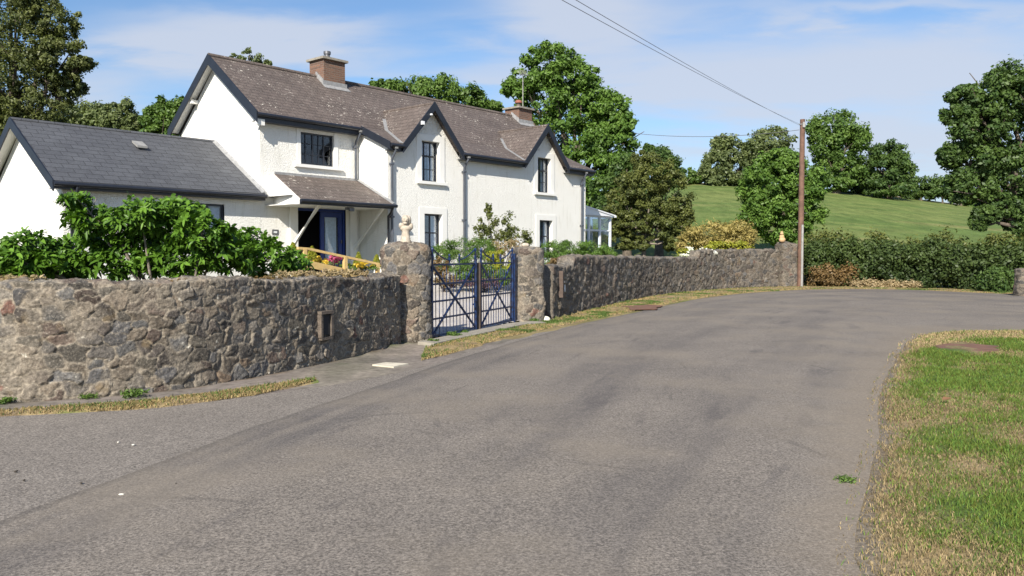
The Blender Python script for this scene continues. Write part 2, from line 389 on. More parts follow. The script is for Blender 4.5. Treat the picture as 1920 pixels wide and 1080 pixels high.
def inpoly(X, Y, poly):
    r = np.zeros(np.shape(X), bool); n = len(poly)
    for i in range(n):
        x0, y0 = poly[i]; x1, y1 = poly[(i + 1) % n]
        if y0 == y1: continue
        c = ((y0 > Y) != (y1 > Y)) & (X < (x1 - x0) * (Y - y0) / (y1 - y0) + x0); r ^= c
    return r
def resample(pts, step):
    P = np.array(pts, float); d = np.hypot(*np.diff(P, axis=0).T); s = np.concatenate([[0], np.cumsum(d)])
    n = max(2, int(round(s[-1] / step)) + 1); q = np.linspace(0, s[-1], n)
    return np.stack([np.interp(q, s, P[:, i]) for i in range(P.shape[1])], 1), q
def smooth_pts(P, it=2):
    P = np.array(P, float)
    for _ in range(it):
        Q = [P[0]]
        for a, b in zip(P[:-1], P[1:]): Q += [a * .75 + b * .25, a * .25 + b * .75]
        Q.append(P[-1]); P = np.array(Q)
    return P

# ------------------------------------------------------------------ terrain
WALL_L = [(-14, 9.6), (-9, 8.75), (-5.47, 8.49), (-4.77, 8.77), (-4.08, 9.22), (-3.65, 9.75), (-3.25, 10.52), (-2.79, 11.55), (-2.27, 12.86), (-1.95, 13.9)]
WALL_R = [(.98, 19.3), (1.91, 21.99), (3.36, 25.65), (5.44, 30.5), (8.12, 34.78), (11.1, 37.8), (13.7, 39.3)]
GARDEN = [(-40, 14)] + WALL_L + [(-1.5, 14.5), (.05, 18.1)] + WALL_R + [(14.5, 44), (12, 75), (-60, 75)]
def crest(x, y):
    px = 960 + 1500 * x / np.maximum(y, 1)
    yc = np.interp(px, [-2000, 0, 900, 1300, 1500, 1700, 1800, 1920, 2600], [470, 440, 400, 343, 350, 371, 384, 394, 415])
    return (476 - yc) / 1500 * 130 + 1.6
def hgt(X, Y):
    X = np.asarray(X, float); Y = np.asarray(Y, float)
    ins = inpoly(X, Y, GARDEN); d = polydist(X, Y, WALL_L + [(-1.5, 14.5), (.05, 18.1)] + WALL_R)
    fast = .8 * sstep(.1, 1.6, d)
    lat = polydist(X, Y, [(-.75, 15.0), (-.6, 20), (-1.2, 27.0)]); gd = np.hypot(X + .75, Y - 16.3)
    slow = .62 * sstep(0.2, 12.5, gd)
    k = sstep(1.7, 3.2, lat)
    g = np.where(ins, slow * (1 - k) + fast * k, 0)
    tY = np.clip((Y - 46) / 84, 0, 1.0)
    field = .8 + (crest(X, Y) - .8) * (tY * .85 + .15 * sstep(0, 1, tY))
    field = field - sstep(132, 260, Y) * field * .9
    f = sstep(41, 47, Y + np.clip(-X + 12, 0, 10) * -.4)
    f = np.where(Y > 40, f, 0)
    return np.maximum(g * (1 - f), 0) + field * f
xs = np.unique(np.concatenate([np.linspace(-700, -60, 20), np.linspace(-60, -10, 60), np.arange(-10, 26, .22), np.linspace(26, 90, 90), np.linspace(90, 700, 30)]))
ys = np.unique(np.concatenate([np.linspace(-300, -10, 12), np.arange(-10, 48, .22), np.linspace(48, 140, 140), np.linspace(140, 800, 40)]))
GX, GY = np.meshgrid(xs, ys); GZ = hgt(GX, GY)
nx, ny = len(xs), len(ys)
I = np.arange(nx * ny).reshape(ny, nx)
F = np.stack([I[:-1, :-1], I[:-1, 1:], I[1:, 1:], I[1:, :-1]], -1).reshape(-1, 4)
def lerp(a, b, k): return np.asarray(a) * (1 - k[..., None]) + np.asarray(b) * k[..., None]
nz = vnoise(GX, GY, .08, 4); nz2 = vnoise(GX, GY, .9, 3)
row = vnoise(GX * .25 + GY * .05, GY * 1.3, .5, 3, 9.0)
fieldc = lerp((.088, .132, .034), (.135, .165, .050), sstep(.35, .65, nz * .5 + row * .5))
fieldc = lerp(fieldc, (.20, .18, .075), sstep(.60, .74, vnoise(GX * .35, GY, .12, 4, 5.0)) * .55)
fieldc = lerp(fieldc, (.27, .20, .085), sstep(120, 128, GY) * sstep(140, 131, GY) * sstep(.35, .55, vnoise(GX, GY, .15, 3)))
vergec = lerp((.23, .185, .095), (.13, .14, .045), sstep(.45, .65, nz2))
soilc = lerp((.10, .075, .05), (.07, .085, .03), sstep(.4, .6, nz2))
gravc = lerp((.155, .138, .122), (.195, .172, .145), sstep(.4, .6, nz2))
c = vergec
ing = inpoly(GX, GY, GARDEN).astype(float)
c = lerp(c, soilc, ing); c = lerp(c, fieldc, sstep(42, 46, GY))
c = lerp(c, gravc, ((GX < .2) & (GY < 15) & (ing < .5)).astype(float))
g = np_mesh('ground', np.stack([GX, GY, GZ], -1).reshape(-1, 3), F, M['ground'], smooth=True, colattr=c.reshape(-1, 3)); tag(g, kind='structure')

# roads
SEAM = [(-3.8, -12), (-3.6, 0), (-3.08, 4.75), (-2.79, 5.74), (-2.37, 7.35), (-1.66, 9.5), (-.89, 12), (.3, 15), (1.74, 18.57)]
LEFT = SEAM + [(3.53, 22), (6.33, 27.9), (9.52, 32.4), (12.9, 35.5), (15.5, 36.2), (17.7, 35.4), (18.9, 32.8), (20.5, 30), (25, 27.5), (45, 22)]
RIGHT = [(1.0, -12), (1.2, 0), (1.7, 3.9), (2.2, 4.9), (2.55, 5.6), (3.0, 6.5), (3.65, 7.8), (5.1, 10.7), (6.8, 13.7), (8.0, 15.6), (9.1, 16.25), (10.3, 16.2), (45, 12)]
pairs = [(0, 0), (3, 3), (6, 6), (9, 8), (12, 9), (15, 11), (18, 12)]
Lp, Rp = [], []
for (a0, b0), (a1, b1) in zip(pairs[:-1], pairs[1:]):
    for src, dst, i0, i1 in ((LEFT, Lp, a0, a1), (RIGHT, Rp, b0, b1)):
        P = np.array(src[i0:i1 + 1], float); d = np.concatenate([[0], np.cumsum(np.hypot(*np.diff(P, axis=0).T))]); q = np.linspace(0, d[-1], 41)[(0 if not dst else 1):]
        dst += list(np.stack([np.interp(q, d, P[:, 0]), np.interp(q, d, P[:, 1])], 1))
def smooth_line(P, n=6):
    P = np.array(P)
    for _ in range(n): P[1:-1] = P[:-2] * .25 + P[1:-1] * .5 + P[2:] * .25
    return P
Lp = smooth_line(Lp); Rp = smooth_line(Rp)
wob = (vnoise(Rp[:, 0], Rp[:, 1], .7, 3) - .5) * .14 - .05; Rp[:, 0] += wob; Rp[:, 1] -= wob * .4
wob = (vnoise(Lp[:, 0], Lp[:, 1], .9, 3, 4.0) - .5) * .12; Lp[:, 0] += wob
NT_ = 50; tt = np.linspace(0, 1, NT_)
RX = Lp[:, None, :] * (1 - tt[None, :, None]) + Rp[:, None, :] * tt[None, :, None]
mid = RX[:, 25]; sl_ = np.concatenate([[0], np.cumsum(np.hypot(*np.diff(mid, axis=0).T))])
edge = np.minimum(tt, 1 - tt); zr = .012 + .03 * sstep(0, .3, edge)
V = np.concatenate([RX, np.broadcast_to(zr[None, :, None], RX.shape[:2] + (1,))], -1).reshape(-1, 3)
uvw = np.stack([np.broadcast_to(tt[None, :] * 5.0, RX.shape[:2]), np.broadcast_to(sl_[:, None], RX.shape[:2])], -1).reshape(-1, 2)
I = np.arange(len(Lp) * NT_).reshape(len(Lp), NT_)
F = np.stack([I[:-1, :-1], I[:-1, 1:], I[1:, 1:], I[1:, :-1]], -1).reshape(-1, 4)
o = np_mesh('road', V, F, M['road'], smooth=True, uv=uvw); tag(o, kind='structure')
def flat(name, poly, z, mat, kind='structure'):
    tri = tessellate_polygon([[Vector((x, y, 0)) for x, y in poly]])
    mb = MB(); mb.add([(x, y, z) for x, y in poly], [t_ for t_ in tri]); o = mb.build(name, mat)
    if kind: tag(o, kind=kind)
    return o
lay = [(-60, -12), (-60, 10.5), (-20, 8.6), (-8, 7.95), (-5.02, 7.79), (-3.66, 8.2), (-2.9, 8.95), (-2.29, 9.6), (-1.2, 11.2), (-.54, 13.36), (.42, 15.75), (1.74, 18.5)]
lay2 = [tuple(p) for p in resample(lay[2:], .25)[0]]
lay2 = [(x + (vnoise(x, y, 1.5, 3) - .5) * .25, y) for x, y in lay2]
flat('layby', lay[:2] + lay2 + [(x + .3, y) for x, y in SEAM[::-1]], .006, M['layby'])
# driveway behind the gate
dp = [(-1.75, 14.3), (-.9, 16.2), (.15, 18.4), (1.1, 20.6), (1.9, 23), (1.6, 26), (-.2, 27.2), (-3.2, 27.2), (-4.2, 24), (-4.4, 20), (-3.6, 17)]
gx, gy = np.meshgrid(np.arange(-5, 2.5, .12), np.arange(14, 28, .12)); I = np.arange(gx.size).reshape(gx.shape)
F = np.stack([I[:-1, :-1], I[:-1, 1:], I[1:, 1:], I[1:, :-1]], -1).reshape(-1, 4)
cx, cy = gx.ravel()[F].mean(1), gy.ravel()[F].mean(1)
F = F[inpoly(cx, cy, dp)]
used = np.unique(F); rem = np.full(gx.size, -1); rem[used] = np.arange(len(used))
o = np_mesh('driveway', np.stack([gx, gy, hgt(gx, gy) + .025], -1).reshape(-1, 3)[used], rem[F], M['gravel'], smooth=True); tag(o, kind='structure')

# verges: ribbons of dry turf with blades
def ribbon(name, A, B, nt, step, hump, cfun):
    A = np.array(A, float); B = np.array(B, float)
    n = 400 if step is None else step
    def rs(P):
        d = np.concatenate([[0], np.cumsum(np.hypot(*np.diff(P, axis=0).T))]); q = np.linspace(0, d[-1], n); return np.stack([np.interp(q, d, P[:, 0]), np.interp(q, d, P[:, 1])], 1)
    a, b = rs(A), rs(B); tt = np.linspace(0, 1, nt)
    X = a[:, None] * (1 - tt[None, :, None]) + b[:, None] * tt[None, :, None]
    wv = (vnoise(X[..., 0], X[..., 1], 1.8, 3, 2.0) - .5) * .22
    X[..., 0] += wv * (tt[None, :] > .5); 
    e = np.minimum(tt, 1 - tt)
    Z = .0 + hump * sstep(0, .35, e)[None, :] * (.5 + vnoise(X[..., 0], X[..., 1], 2.5, 3)) - .01 * (e == 0)[None, :] + .008
    I = np.arange(n * nt).reshape(n, nt); F = np.stack([I[:-1, :-1], I[:-1, 1:], I[1:, 1:], I[1:, :-1]], -1).reshape(-1, 4)
    o = np_mesh(name, np.concatenate([X, Z[..., None]], -1).reshape(-1, 3), F, M['verge'], smooth=True, colattr=cfun(X[..., 0], X[..., 1]).reshape(-1, 3)); tag(o, kind='structure')
    return X, Z
def dryc(X, Y, ph=0.0, g=.62):
    k = sstep(g - .08, g + .08, vnoise(X, Y, 1.3, 4, ph)); c = lerp((.29, .22, .115), (.20, .15, .09), sstep(.4, .6, vnoise(X, Y, 4, 2, ph)))
    return lerp(c, (.13, .17, .045), k)
VA_in = [(-14, 9.0), (-9, 8.25), (-5.3, 8.02), (-4.2, 8.40), (-3.45, 9.0), (-2.5, 10.1)]
VA_out = [(-14, 8.5), (-9, 8.0), (-5.02, 7.76), (-3.66, 8.2), (-2.9, 8.92), (-2.45, 9.9)]
ribbon('grass_verge', VA_in, VA_out, 14, 420, .015, lambda X, Y: dryc(X, Y, 0))
VB_in = [(-1.45, 13.4), (-.95, 14.85), (-.15, 16.75), (.5, 18.0), (.95, 19.0), (1.9, 21.8), (3.3, 25.5), (5.4, 30.35), (8.1, 34.6), (11.1, 37.6), (13.9, 39.0), (17.5, 38.2), (20.3, 35.0), (21.8, 32.0)]
VB_out = [(-1.35, 11.9), (-.75, 13.3), (-.1, 15.3), (.5, 16.4), (1.55, 18.6), (3.2, 21.8), (5.9, 27.4), (9.3, 32.4), (12.8, 35.6), (15.5, 36.4), (17.9, 35.6), (19.1, 32.8), (20.4, 30.3), (22.0, 29.0)]
ribbon('grass_verge', VB_in, VB_out, 16, 600, .025, lambda X, Y: dryc(X, Y, 3.0, .69))
# right-hand verge, large
VR = [tuple(p) for p in Rp[(Rp[:, 1] > -9)]]
VR = [p for p in VR if p[0] < 30]
polyR = VR + [(32, 9), (32, -9)]
gx, gy = np.meshgrid(np.arange(.8, 16, .07), np.arange(1.5, 17, .07)); I = np.arange(gx.size).reshape(gx.shape)
def greenk(X, Y):
    n = vnoise(X, Y, .95, 5, 11.0)
    band = np.interp(Y, [3, 4.5, 5.6, 7, 9, 12.5, 13.8, 14.6, 20], [-.08, -.02, .09, .15, .16, .15, .05, -.25, -.3])
    ed = polydist(X, Y, VR); return np.clip(sstep(.36, .66, n + band) * sstep(.03, .5, ed + (vnoise(X, Y, 1.6, 3, 5.) - .5) * .5), 0, 1)
def vergeR(X, Y):
    k = greenk(X, Y); c = lerp((.25, .19, .105), (.17, .125, .072), sstep(.35, .65, vnoise(X, Y, 3, 3)))
    c = lerp(c, (.080, .120, .032), k)
    e_ = polydist(X, Y, VR); return lerp((.17, .145, .115), c, sstep(.0, .22, e_ + (vnoise(X, Y, 3, 3) - .5) * .2))
F = np.stack([I[:-1, :-1], I[:-1, 1:], I[1:, 1:], I[1:, :-1]], -1).reshape(-1, 4)
cx, cy = gx.ravel()[F].mean(1), gy.ravel()[F].mean(1); F = F[inpoly(cx, cy, polyR) | (polydist(cx, cy, VR) < .08)]
used = np.unique(F); rem = np.full(gx.size, -1); rem[used] = np.arange(len(used))
ed = polydist(gx, gy, VR); gz = np.where(inpoly(gx, gy, polyR), .005 + .065 * sstep(0, .6, ed), .005) + (vnoise(gx, gy, 2.2, 4) - .5) * .05 * sstep(0, .4, ed)
o = np_mesh('grass_verge', np.stack([gx, gy, gz], -1).reshape(-1, 3)[used], rem[F], M['verge'], smooth=True, colattr=vergeR(gx, gy).reshape(-1, 3)[used]); tag(o, kind='structure')
flat('grass_verge', [(15.9, 1.5), (45, 1.5), (45, 11.3), (15.9, 14.9)], .03, simple('far_verge_turf', (.20, .165, .08), .95, .4, 2, c2=(.09, .13, .035)))

def blades(name, X, Y, Z, C, L, W, label):
    n = len(X); an = RS.rand(n) * 2 * math.pi; ln = RS.rand(n) * .8 + .15; la = RS.rand(n) * 2 * math.pi
    dx, dy = np.cos(an) * W * .5, np.sin(an) * W * .5
    h = L * (1 - .35 * ln); ox, oy = np.cos(la) * L * ln, np.sin(la) * L * ln
    P = np.zeros((n, 5, 3)); P[:, 0] = np.stack([X - dx, Y - dy, Z], 1); P[:, 1] = np.stack([X + dx, Y + dy, Z], 1)
    P[:, 2] = np.stack([X + dx * .8 + ox * .35, Y + dy * .8 + oy * .35, Z + h * .6], 1); P[:, 3] = np.stack([X - dx * .8 + ox * .35, Y - dy * .8 + oy * .35, Z + h * .6], 1)
    P[:, 4] = np.stack([X + ox, Y + oy, Z + h], 1)
    b = np.arange(n)[:, None] * 5
    F4 = b + np.array([[0, 1, 2, 3]]); F3 = b + np.array([[3, 2, 4]])
    o = np_mesh(name, P.reshape(-1, 3), [F4, F3], M['blade'], colattr=np.repeat(C, 5, 0)); tag(o, label, 'grass', kind='stuff')
# right verge blades
N = 520000
Y = 2.5 + 13.8 * RS.rand(N) ** 1.25; X = RS.rand(N) * (0.72 * Y + 1.2)
k = (inpoly(X, Y, polyR) | ((polydist(X, Y, VR) < .10) & (RS.rand(len(X)) < .25))) & (X > .4); X, Y = X[k], Y[k]
ed = polydist(X, Y, VR); keep = RS.rand(len(X)) < (.22 + .78 * sstep(.0, .22, ed)) * (.45 + .55 * sstep(.3, .6, vnoise(X, Y, 3, 3))); X, Y, ed = X[keep], Y[keep], ed[keep]
gk = greenk(X, Y); isg = RS.rand(len(X)) < gk * .85 + .10
k = ~inpoly(X, Y, [tuple(gnd(a_, b_)[:2]) for a_, b_ in ((1750, 655), (1800, 649), (1870, 655), (1874, 668), (1830, 671), (1756, 666))]); X, Y, ed, gk, isg = X[k], Y[k], ed[k], gk[k], isg[k]
C = np.where(isg[:, None], np.array([.090, .175, .032]) * (.5 + .9 * RS.rand(len(X), 1)) + np.array([.06, .01, 0]) * RS.rand(len(X), 1), np.array([.37, .285, .15]) * (.35 + .75 * RS.rand(len(X), 1)) * (1 + .35 * sstep(13, 14.2, Y) + .15 * sstep(5.5, 4.5, Y))[:, None])
L = (.012 + .020 * RS.rand(len(X))) * (1 + .5 * isg) * (.7 + .6 * vnoise(X, Y, 1.5, 2, 3.)) 
Zb = .008 + .062 * sstep(0, .6, ed) + (vnoise(X, Y, 2.2, 4) - .5) * .05 * sstep(0, .4, ed)
blades('grass', X, Y, Zb - .004, C, L * (1 + Y * .05), .0030 + .0005 * Y, 'patchy green and sun-dried grass of the verge right of the road')
# left strips
def strip_blades(A, B, N, ph, label, g):
    A = np.array(A, float); B = np.array(B, float)
    da = np.concatenate([[0], np.cumsum(np.hypot(*np.diff(A, axis=0).T))]); s = RS.rand(N) ** 1.4 * da[-1]
    db = np.concatenate([[0], np.cumsum(np.hypot(*np.diff(B, axis=0).T))]); sb = s / da[-1] * db[-1]
    t_ = np.clip(RS.rand(N) * 1.06 - .03, -.03, 1.03)[:, None]
    P = np.stack([np.interp(s, da, A[:, 0]), np.interp(s, da, A[:, 1])], 1) * (1 - t_) + np.stack([np.interp(sb, db, B[:, 0]), np.interp(sb, db, B[:, 1])], 1) * t_
    X, Y = P.T; gk = sstep(g - .08, g + .08, vnoise(X, Y, 1.3, 4, ph)); keep = RS.rand(N) < (.15 + .85 * sstep(.3, .6, vnoise(X, Y, 2, 3, 6.))) * (1 - .7 * sstep(.75, 1, t_[:, 0])); X, Y, gk = X[keep], Y[keep], gk[keep]
    isg = RS.rand(len(X)) < gk * .85 + .08; r = RS.rand(len(X), 1)
    C = np.where(isg[:, None], np.array([.095, .15, .035]) * (.5 + .8 * r), np.array([.42, .32, .15]) * (.4 + .7 * r))
    blades('grass', X, Y, np.full(len(X), .015), C, (.014 + .026 * RS.rand(len(X))) * (1 + isg * .8), .005 + .0006 * Y, label)
strip_blades(VA_in, VA_out, 120000, 0, 'dry yellow grass strip at the foot of the left stone wall', .68)
strip_blades(VB_in, VB_out, 120000, 3.0, 'dry grass strip between the road and the gate and right stone wall', .68)

# ------------------------------------------------------------------ rubble stone walls
PAL = np.array([(.17, .145, .12), (.13, .12, .11), (.21, .175, .135), (.15, .15, .15), (.24, .20, .155), (.11, .095, .085), (.15, .11, .09), (.18, .165, .14), (.14, .125, .10), (.20, .18, .15), (.12, .12, .125)])
def rubble(S, Q, sw, sh, seed, dark=1.0, mort=(.35, .305, .245), relief=.011):
    """S,Q wall coordinates (m). returns displacement, colour"""
    rs = np.random.RandomState(seed); S0, S1, Q0, Q1 = S.min() - sw, S.max() + sw, Q.min() - sh, Q.max() + sh
    seeds = []; q = Q0
    while q < Q1:
        s = S0 - rs.rand() * sw; rowh = sh * rs.uniform(.7, 1.35)
        while s < S1:
            wd = sw * rs.uniform(.45, 1.6); seeds.append((s + wd / 2, q + rowh / 2 + rs.uniform(-.4, .4) * rowh, rs.uniform(.8, 1.3))); s += wd
        q += rowh
    sd = np.array(seeds); n = len(sd); an = sw / sh * .8
    s = S.ravel() + (vnoise(S.ravel(), Q.ravel(), 6, 4, seed) - .5) * .20; q = Q.ravel() + (vnoise(Q.ravel(), S.ravel(), 6, 4, seed + 5) - .5) * .16
    d1 = np.empty(len(s)); d2 = np.empty(len(s)); id1 = np.empty(len(s), int)
    order = np.argsort(s); ss = sd[:, 0]
    for c in np.array_split(order, max(1, len(s) // 1500)):
        lo, hi = s[c].min() - 3 * sw, s[c].max() + 3 * sw; m = np.where((ss > lo) & (ss < hi))[0]
        D = (np.abs((s[c][:, None] - sd[m, 0]) / an) ** 3 + np.abs(q[c][:, None] - sd[m, 1]) ** 3) ** (1 / 3) / sd[m, 2]
        p = np.argpartition(D, 1, axis=1)[:, :2]; r = np.arange(len(c)); a, b = D[r, p[:, 0]], D[r, p[:, 1]]
        sw_ = a > b; d1[c] = np.where(sw_, b, a); d2[c] = np.where(sw_, a, b); id1[c] = m[np.where(sw_, p[:, 1], p[:, 0])]
    e = d2 - d1; k = sstep(.004, .012 + .026 * vnoise(s, q, 2.2, 2, 1.5), e)
    off = rs.uniform(-.5, .8, n); tl = rs.normal(size=(n, 2)); colr = PAL[rs.randint(0, len(PAL), n)] * rs.uniform(.5, 1.45, (n, 1)); big = rs.rand(n)
    colr[big > .985] = (.20, .105, .08); colr[(big > .965) & (big < .985)] = (.27, .20, .14)
    tilt = ((s - sd[id1, 0]) * tl[id1, 0] + (q - sd[id1, 1]) * tl[id1, 1]) * .09; h = k * (relief * (1 + off[id1]) + tilt) + (vnoise(s, q, 3, 3, 3.) - .5) * .022 + (vnoise(s, q, 24, 4, 7.) - .5) * .020
    # some mortar smeared over stones
    sm = sstep(.50, .66, vnoise(s, q, 3.2, 4, seed + 2.)); k2 = k * (1 - .55 * sm); h = h - k * relief * .5 * sm
    C = np.array(mort) * (1 - k2[:, None]) + colr[id1] * k2[:, None]
    C *= (.66 + .40 * vnoise(s, q, .7, 3, 8.))[:, None] * dark * np.array([1.0, .97, .93])
    return h.reshape(S.shape), C.reshape(S.shape + (3,))
def wall(name, path, topf, thick, res, sw, sh, seed, label, dark=1.0, mort=(.27, .235, .19), zb=-.1, niche=None, relief=.011):
    P = smooth_pts(path, 2); P, S = resample(P, res)
    T = np.gradient(P, axis=0); T /= np.linalg.norm(T, axis=1)[:, None]
    N = np.stack([T[:, 1], -T[:, 0]], 1)     # towards the road (right of travel)
    top = topf(S, P); hmax = top.max() - zb; nf = int(hmax / res); ntp = max(4, int(thick / (res * 2))); nb = 6
    # profile params
    pf = [(0, i / nf) for i in range(nf + 1)]; pt = [(1, (i + 1) / ntp) for i in range(ntp)]; pb = [(2, (i + 1) / nb) for i in range(nb)]
    prof = pf + pt + pb; m = len(prof); n = len(P)
    Q = np.zeros((n, m)); B = np.zeros((n, m, 3)); NN = np.zeros((n, m, 3))
    for j, (k, t_) in enumerate(prof):
        H = top - zb
        if k == 0: z = zb + H * t_; off = np.zeros(n); nn = np.concatenate([N, np.zeros((n, 1))], 1); Q[:, j] = z
        elif k == 1: z = top + .03 * math.sin(math.pi * t_); off = np.full(n, -thick * t_); nn = np.tile([0, 0, 1.], (n, 1)); Q[:, j] = top + thick * t_
        else: z = top - H * t_; off = np.full(n, -thick); nn = -np.concatenate([N, np.zeros((n, 1))], 1); Q[:, j] = top + thick + H * t_
        if j == nf or (k == 1 and t_ == 1): nn = nn * .7 + np.array([0, 0, .5])
        B[:, j, :2] = P + N * off[:, None]; B[:, j, 2] = z; NN[:, j] = nn
    SS = np.broadcast_to(S[:, None], Q.shape).copy()
    h, C = rubble(SS, Q, sw, sh, seed, dark, mort, relief)
    if niche:
        for (s0, s1, z0, z1, dep) in niche:
            mk = (SS > s0) & (SS < s1) & (Q > z0) & (Q < z1); h[mk] = -dep; C[mk] = (.03, .026, .022)
            rim = (SS > s0 - .05) & (SS < s1 + .05) & (Q > z0 - .05) & (Q < z1 + .06) & ~mk; h[rim] = .045; C[rim] = (.20, .15, .12)
    h[:, nf + 1:nf + ntp] += (vnoise(SS, Q, 5, 3, 1.)[:, nf + 1:nf + ntp] - .5) * .08
    V = B + NN * h[..., None]; I = np.arange(n * m).reshape(n, m)
    F = np.stack([I[:-1, :-1], I[1:, :-1], I[1:, 1:], I[:-1, 1:]], -1).reshape(-1, 4)
    caps = [np.array([I[0, :]]), np.array([I[-1, ::-1]])]
    o = np_mesh(name, V.reshape(-1, 3), [F] + caps, M['stone'], smooth=False, colattr=C.reshape(-1, 3))
    tag(o, label, 'stone wall'); return P, S, N, top
def pillar(name, c, rx, ry, rot, h, seed, label, flatness=2.6, dome=.12, res=.016, dark=1.0, parent=None):
    n = int(2 * math.pi * max(rx, ry) / res); th = np.linspace(0, 2 * math.pi, n, endpoint=False)
    ct, st = np.cos(th), np.sin(th); r = (np.abs(ct) ** flatness + np.abs(st) ** flatness) ** (-1 / flatness)
    nz_ = int(h / res); prof = [(1 + .03 * math.sin(z_ * 7), -.1 + (h + .1) * z_) for z_ in np.linspace(0, 1, nz_)]
    nd = 14; prof += [(math.cos(a_) ** .7 if a_ < 1.57 else 0.0, h + dome * math.sin(a_)) for a_ in np.linspace(0, math.pi / 2, nd)[1:]]
    m = len(prof); V = np.zeros((m, n, 3)); NN = np.zeros((m, n, 3)); Q = np.zeros((m, n)); q = -.1
    for j, (k, z) in enumerate(prof):
        lx, ly = rx * r * ct * k, ry * r * st * k; V[j, :, 0] = lx * math.cos(rot) - ly * math.sin(rot); V[j, :, 1] = lx * math.sin(rot) + ly * math.cos(rot); V[j, :, 2] = z
        if j: q += math.hypot((prof[j][0] - prof[j - 1][0]) * rx, z - prof[j - 1][1])
        Q[j] = q; up = 0 if j < nz_ else (j - nz_ + 1) / nd
        d = np.stack([ct * math.cos(rot) - st * math.sin(rot), ct * math.sin(rot) + st * math.cos(rot), 0 * ct], 1) * (1 - up) + np.array([0, 0, up]); NN[j] = d
    S = np.broadcast_to(th * (rx + ry) * .55, (m, n)).copy()
    hh, C = rubble(S, Q, .22, .15, seed, dark); f = sstep(0, .12, S) * sstep(S.max(), S.max() - .12, S); hh = hh * f + .02 * (1 - f)
    V += NN * hh[..., None]; V[-1] = V[-1].mean(0)
    I = np.arange(m * n).reshape(m, n); I2 = np.roll(I, -1, 1); F = np.stack([I[:-1], I2[:-1], I2[1:], I[1:]], -1).reshape(-1, 4)
    o = np_mesh(name, V.reshape(-1, 3), F, M['stone'], smooth=False, colattr=C.reshape(-1, 3)); o.location = (c[0], c[1], 0)
    return tag(o, label, 'pillar')
PWL, SWL, NWL, _ = wall('stone_wall', WALL_L, lambda S, P: 1.27 - .07 * sstep(-4, -1.9, P[:, 0]) + .02 * np.sin(S * 3), .45, .0125, .21, .125, 3,
     'long rubble stone wall with a small slot, under the laurel bush left of the gate', .80, mort=(.37, .325, .26), niche=None)
wall('stone_wall', WALL_R, lambda S, P: np.interp(S, [0, 1.9, 2.0, 16.8, 16.9, 23.6, 23.8, 30], [1.28, 1.28, 1.52, 1.40, 1.72, 1.80, 2.12, 2.12]) + .02 * np.sin(S * 5), .45, .032, .28, .17, 8,
     'dark rubble stone wall with stepped top running from the gate to the wooden pole', .62, mort=(.34, .30, .25), relief=.02)
LP = (-1.93, 14.55); RPc = (.36, 18.75)
pillar('gate_pillar', LP, .44, .40, .35, 1.66, 21, 'broad round-topped stone gate pillar carrying the carved bust, left of the gate', 2.3, .15, .013, .80)
pillar('gate_pillar', RPc, .335, .32, .45, 1.66, 22, 'narrower square stone gate pillar at the right of the blue gate', 4.0, .10, .018, .80)
e1 = pillar('wall_pillar', (13.35, 39.0), .42, .42, .3, 2.05, 23, 'stone end pillar of the right wall, under the small tan animal figure', 5.0, .08, .03, .58)
pillar('gate_post', gnd(1913, 556)[:2] + np.array([.18, .2]), .22, .22, 0, 1.0, 24, 'short stone post at the right edge of the photo by the hedge', 4.0, .05, .03, .6)
# wall furniture: slot in the left wall, letter box in the right wall
def frame_at(P, N):  # returns function mapping (along, out, z) -> world
    T = np.array([-N[1], N[0]]); return lambda a, o_, z: (P[0] + T[0] * a + N[0] * o_, P[1] + T[1] * a + N[1] * o_, z)
def fbox(mb, fr, a0, a1, o0, o1, z0, z1):
    v = [fr(a, o_, z) for z in (z0, z1) for a, o_ in ((a0, o0), (a1, o0), (a1, o1), (a0, o1))]
    mb.add(v, [(0, 3, 2, 1), (4, 5, 6, 7), (0, 1, 5, 4), (1, 2, 6, 5), (2, 3, 7, 6), (3, 0, 4, 7)]); return mb
i = int(np.argmin(np.abs(PWL[:, 0] / PWL[:, 1] - (605 - 960) / 1500))); fr = frame_at(PWL[i], NWL[i])
root = empty('wall_slot', tuple(PWL[i]) + (.45,)); tag(root, 'small upright dark slot framed by stones in the left wall', 'wall opening')
def pob(o, root):   # keep world verts while parenting to a moved root
    o.parent = root; o.matrix_parent_inverse = root.matrix_basis.inverted(); return o
D = float(PWL[i][1]); zt = CAMH - (590 - 476) / 1500 * D; zb_ = CAMH - (628 - 476) / 1500 * D
mb = MB(); fbox(mb, fr, -.11, .11, .048, .052, zb_, zt); pob(mb.build('hole_shade_plate', M['dark']), root)  # flat dark plate on the wall face, painted as the shade inside the slot
mb = MB(); fbox(mb, fr, -.145, -.10, .0, .07, zb_ - .03, zt + .01); fbox(mb, fr, .095, .145, .0, .075, zb_ - .02, zt + .01); fbox(mb, fr, -.15, .15, .0, .08, zt + .012, zt + .055); fbox(mb, fr, -.13, .13, .0, .07, zb_ - .07, zb_ - .032)
pob(mb.build('stone_frame', simple('slot_stone', (.15, .12, .095), .9, .4, 14, .8, 50)), root)

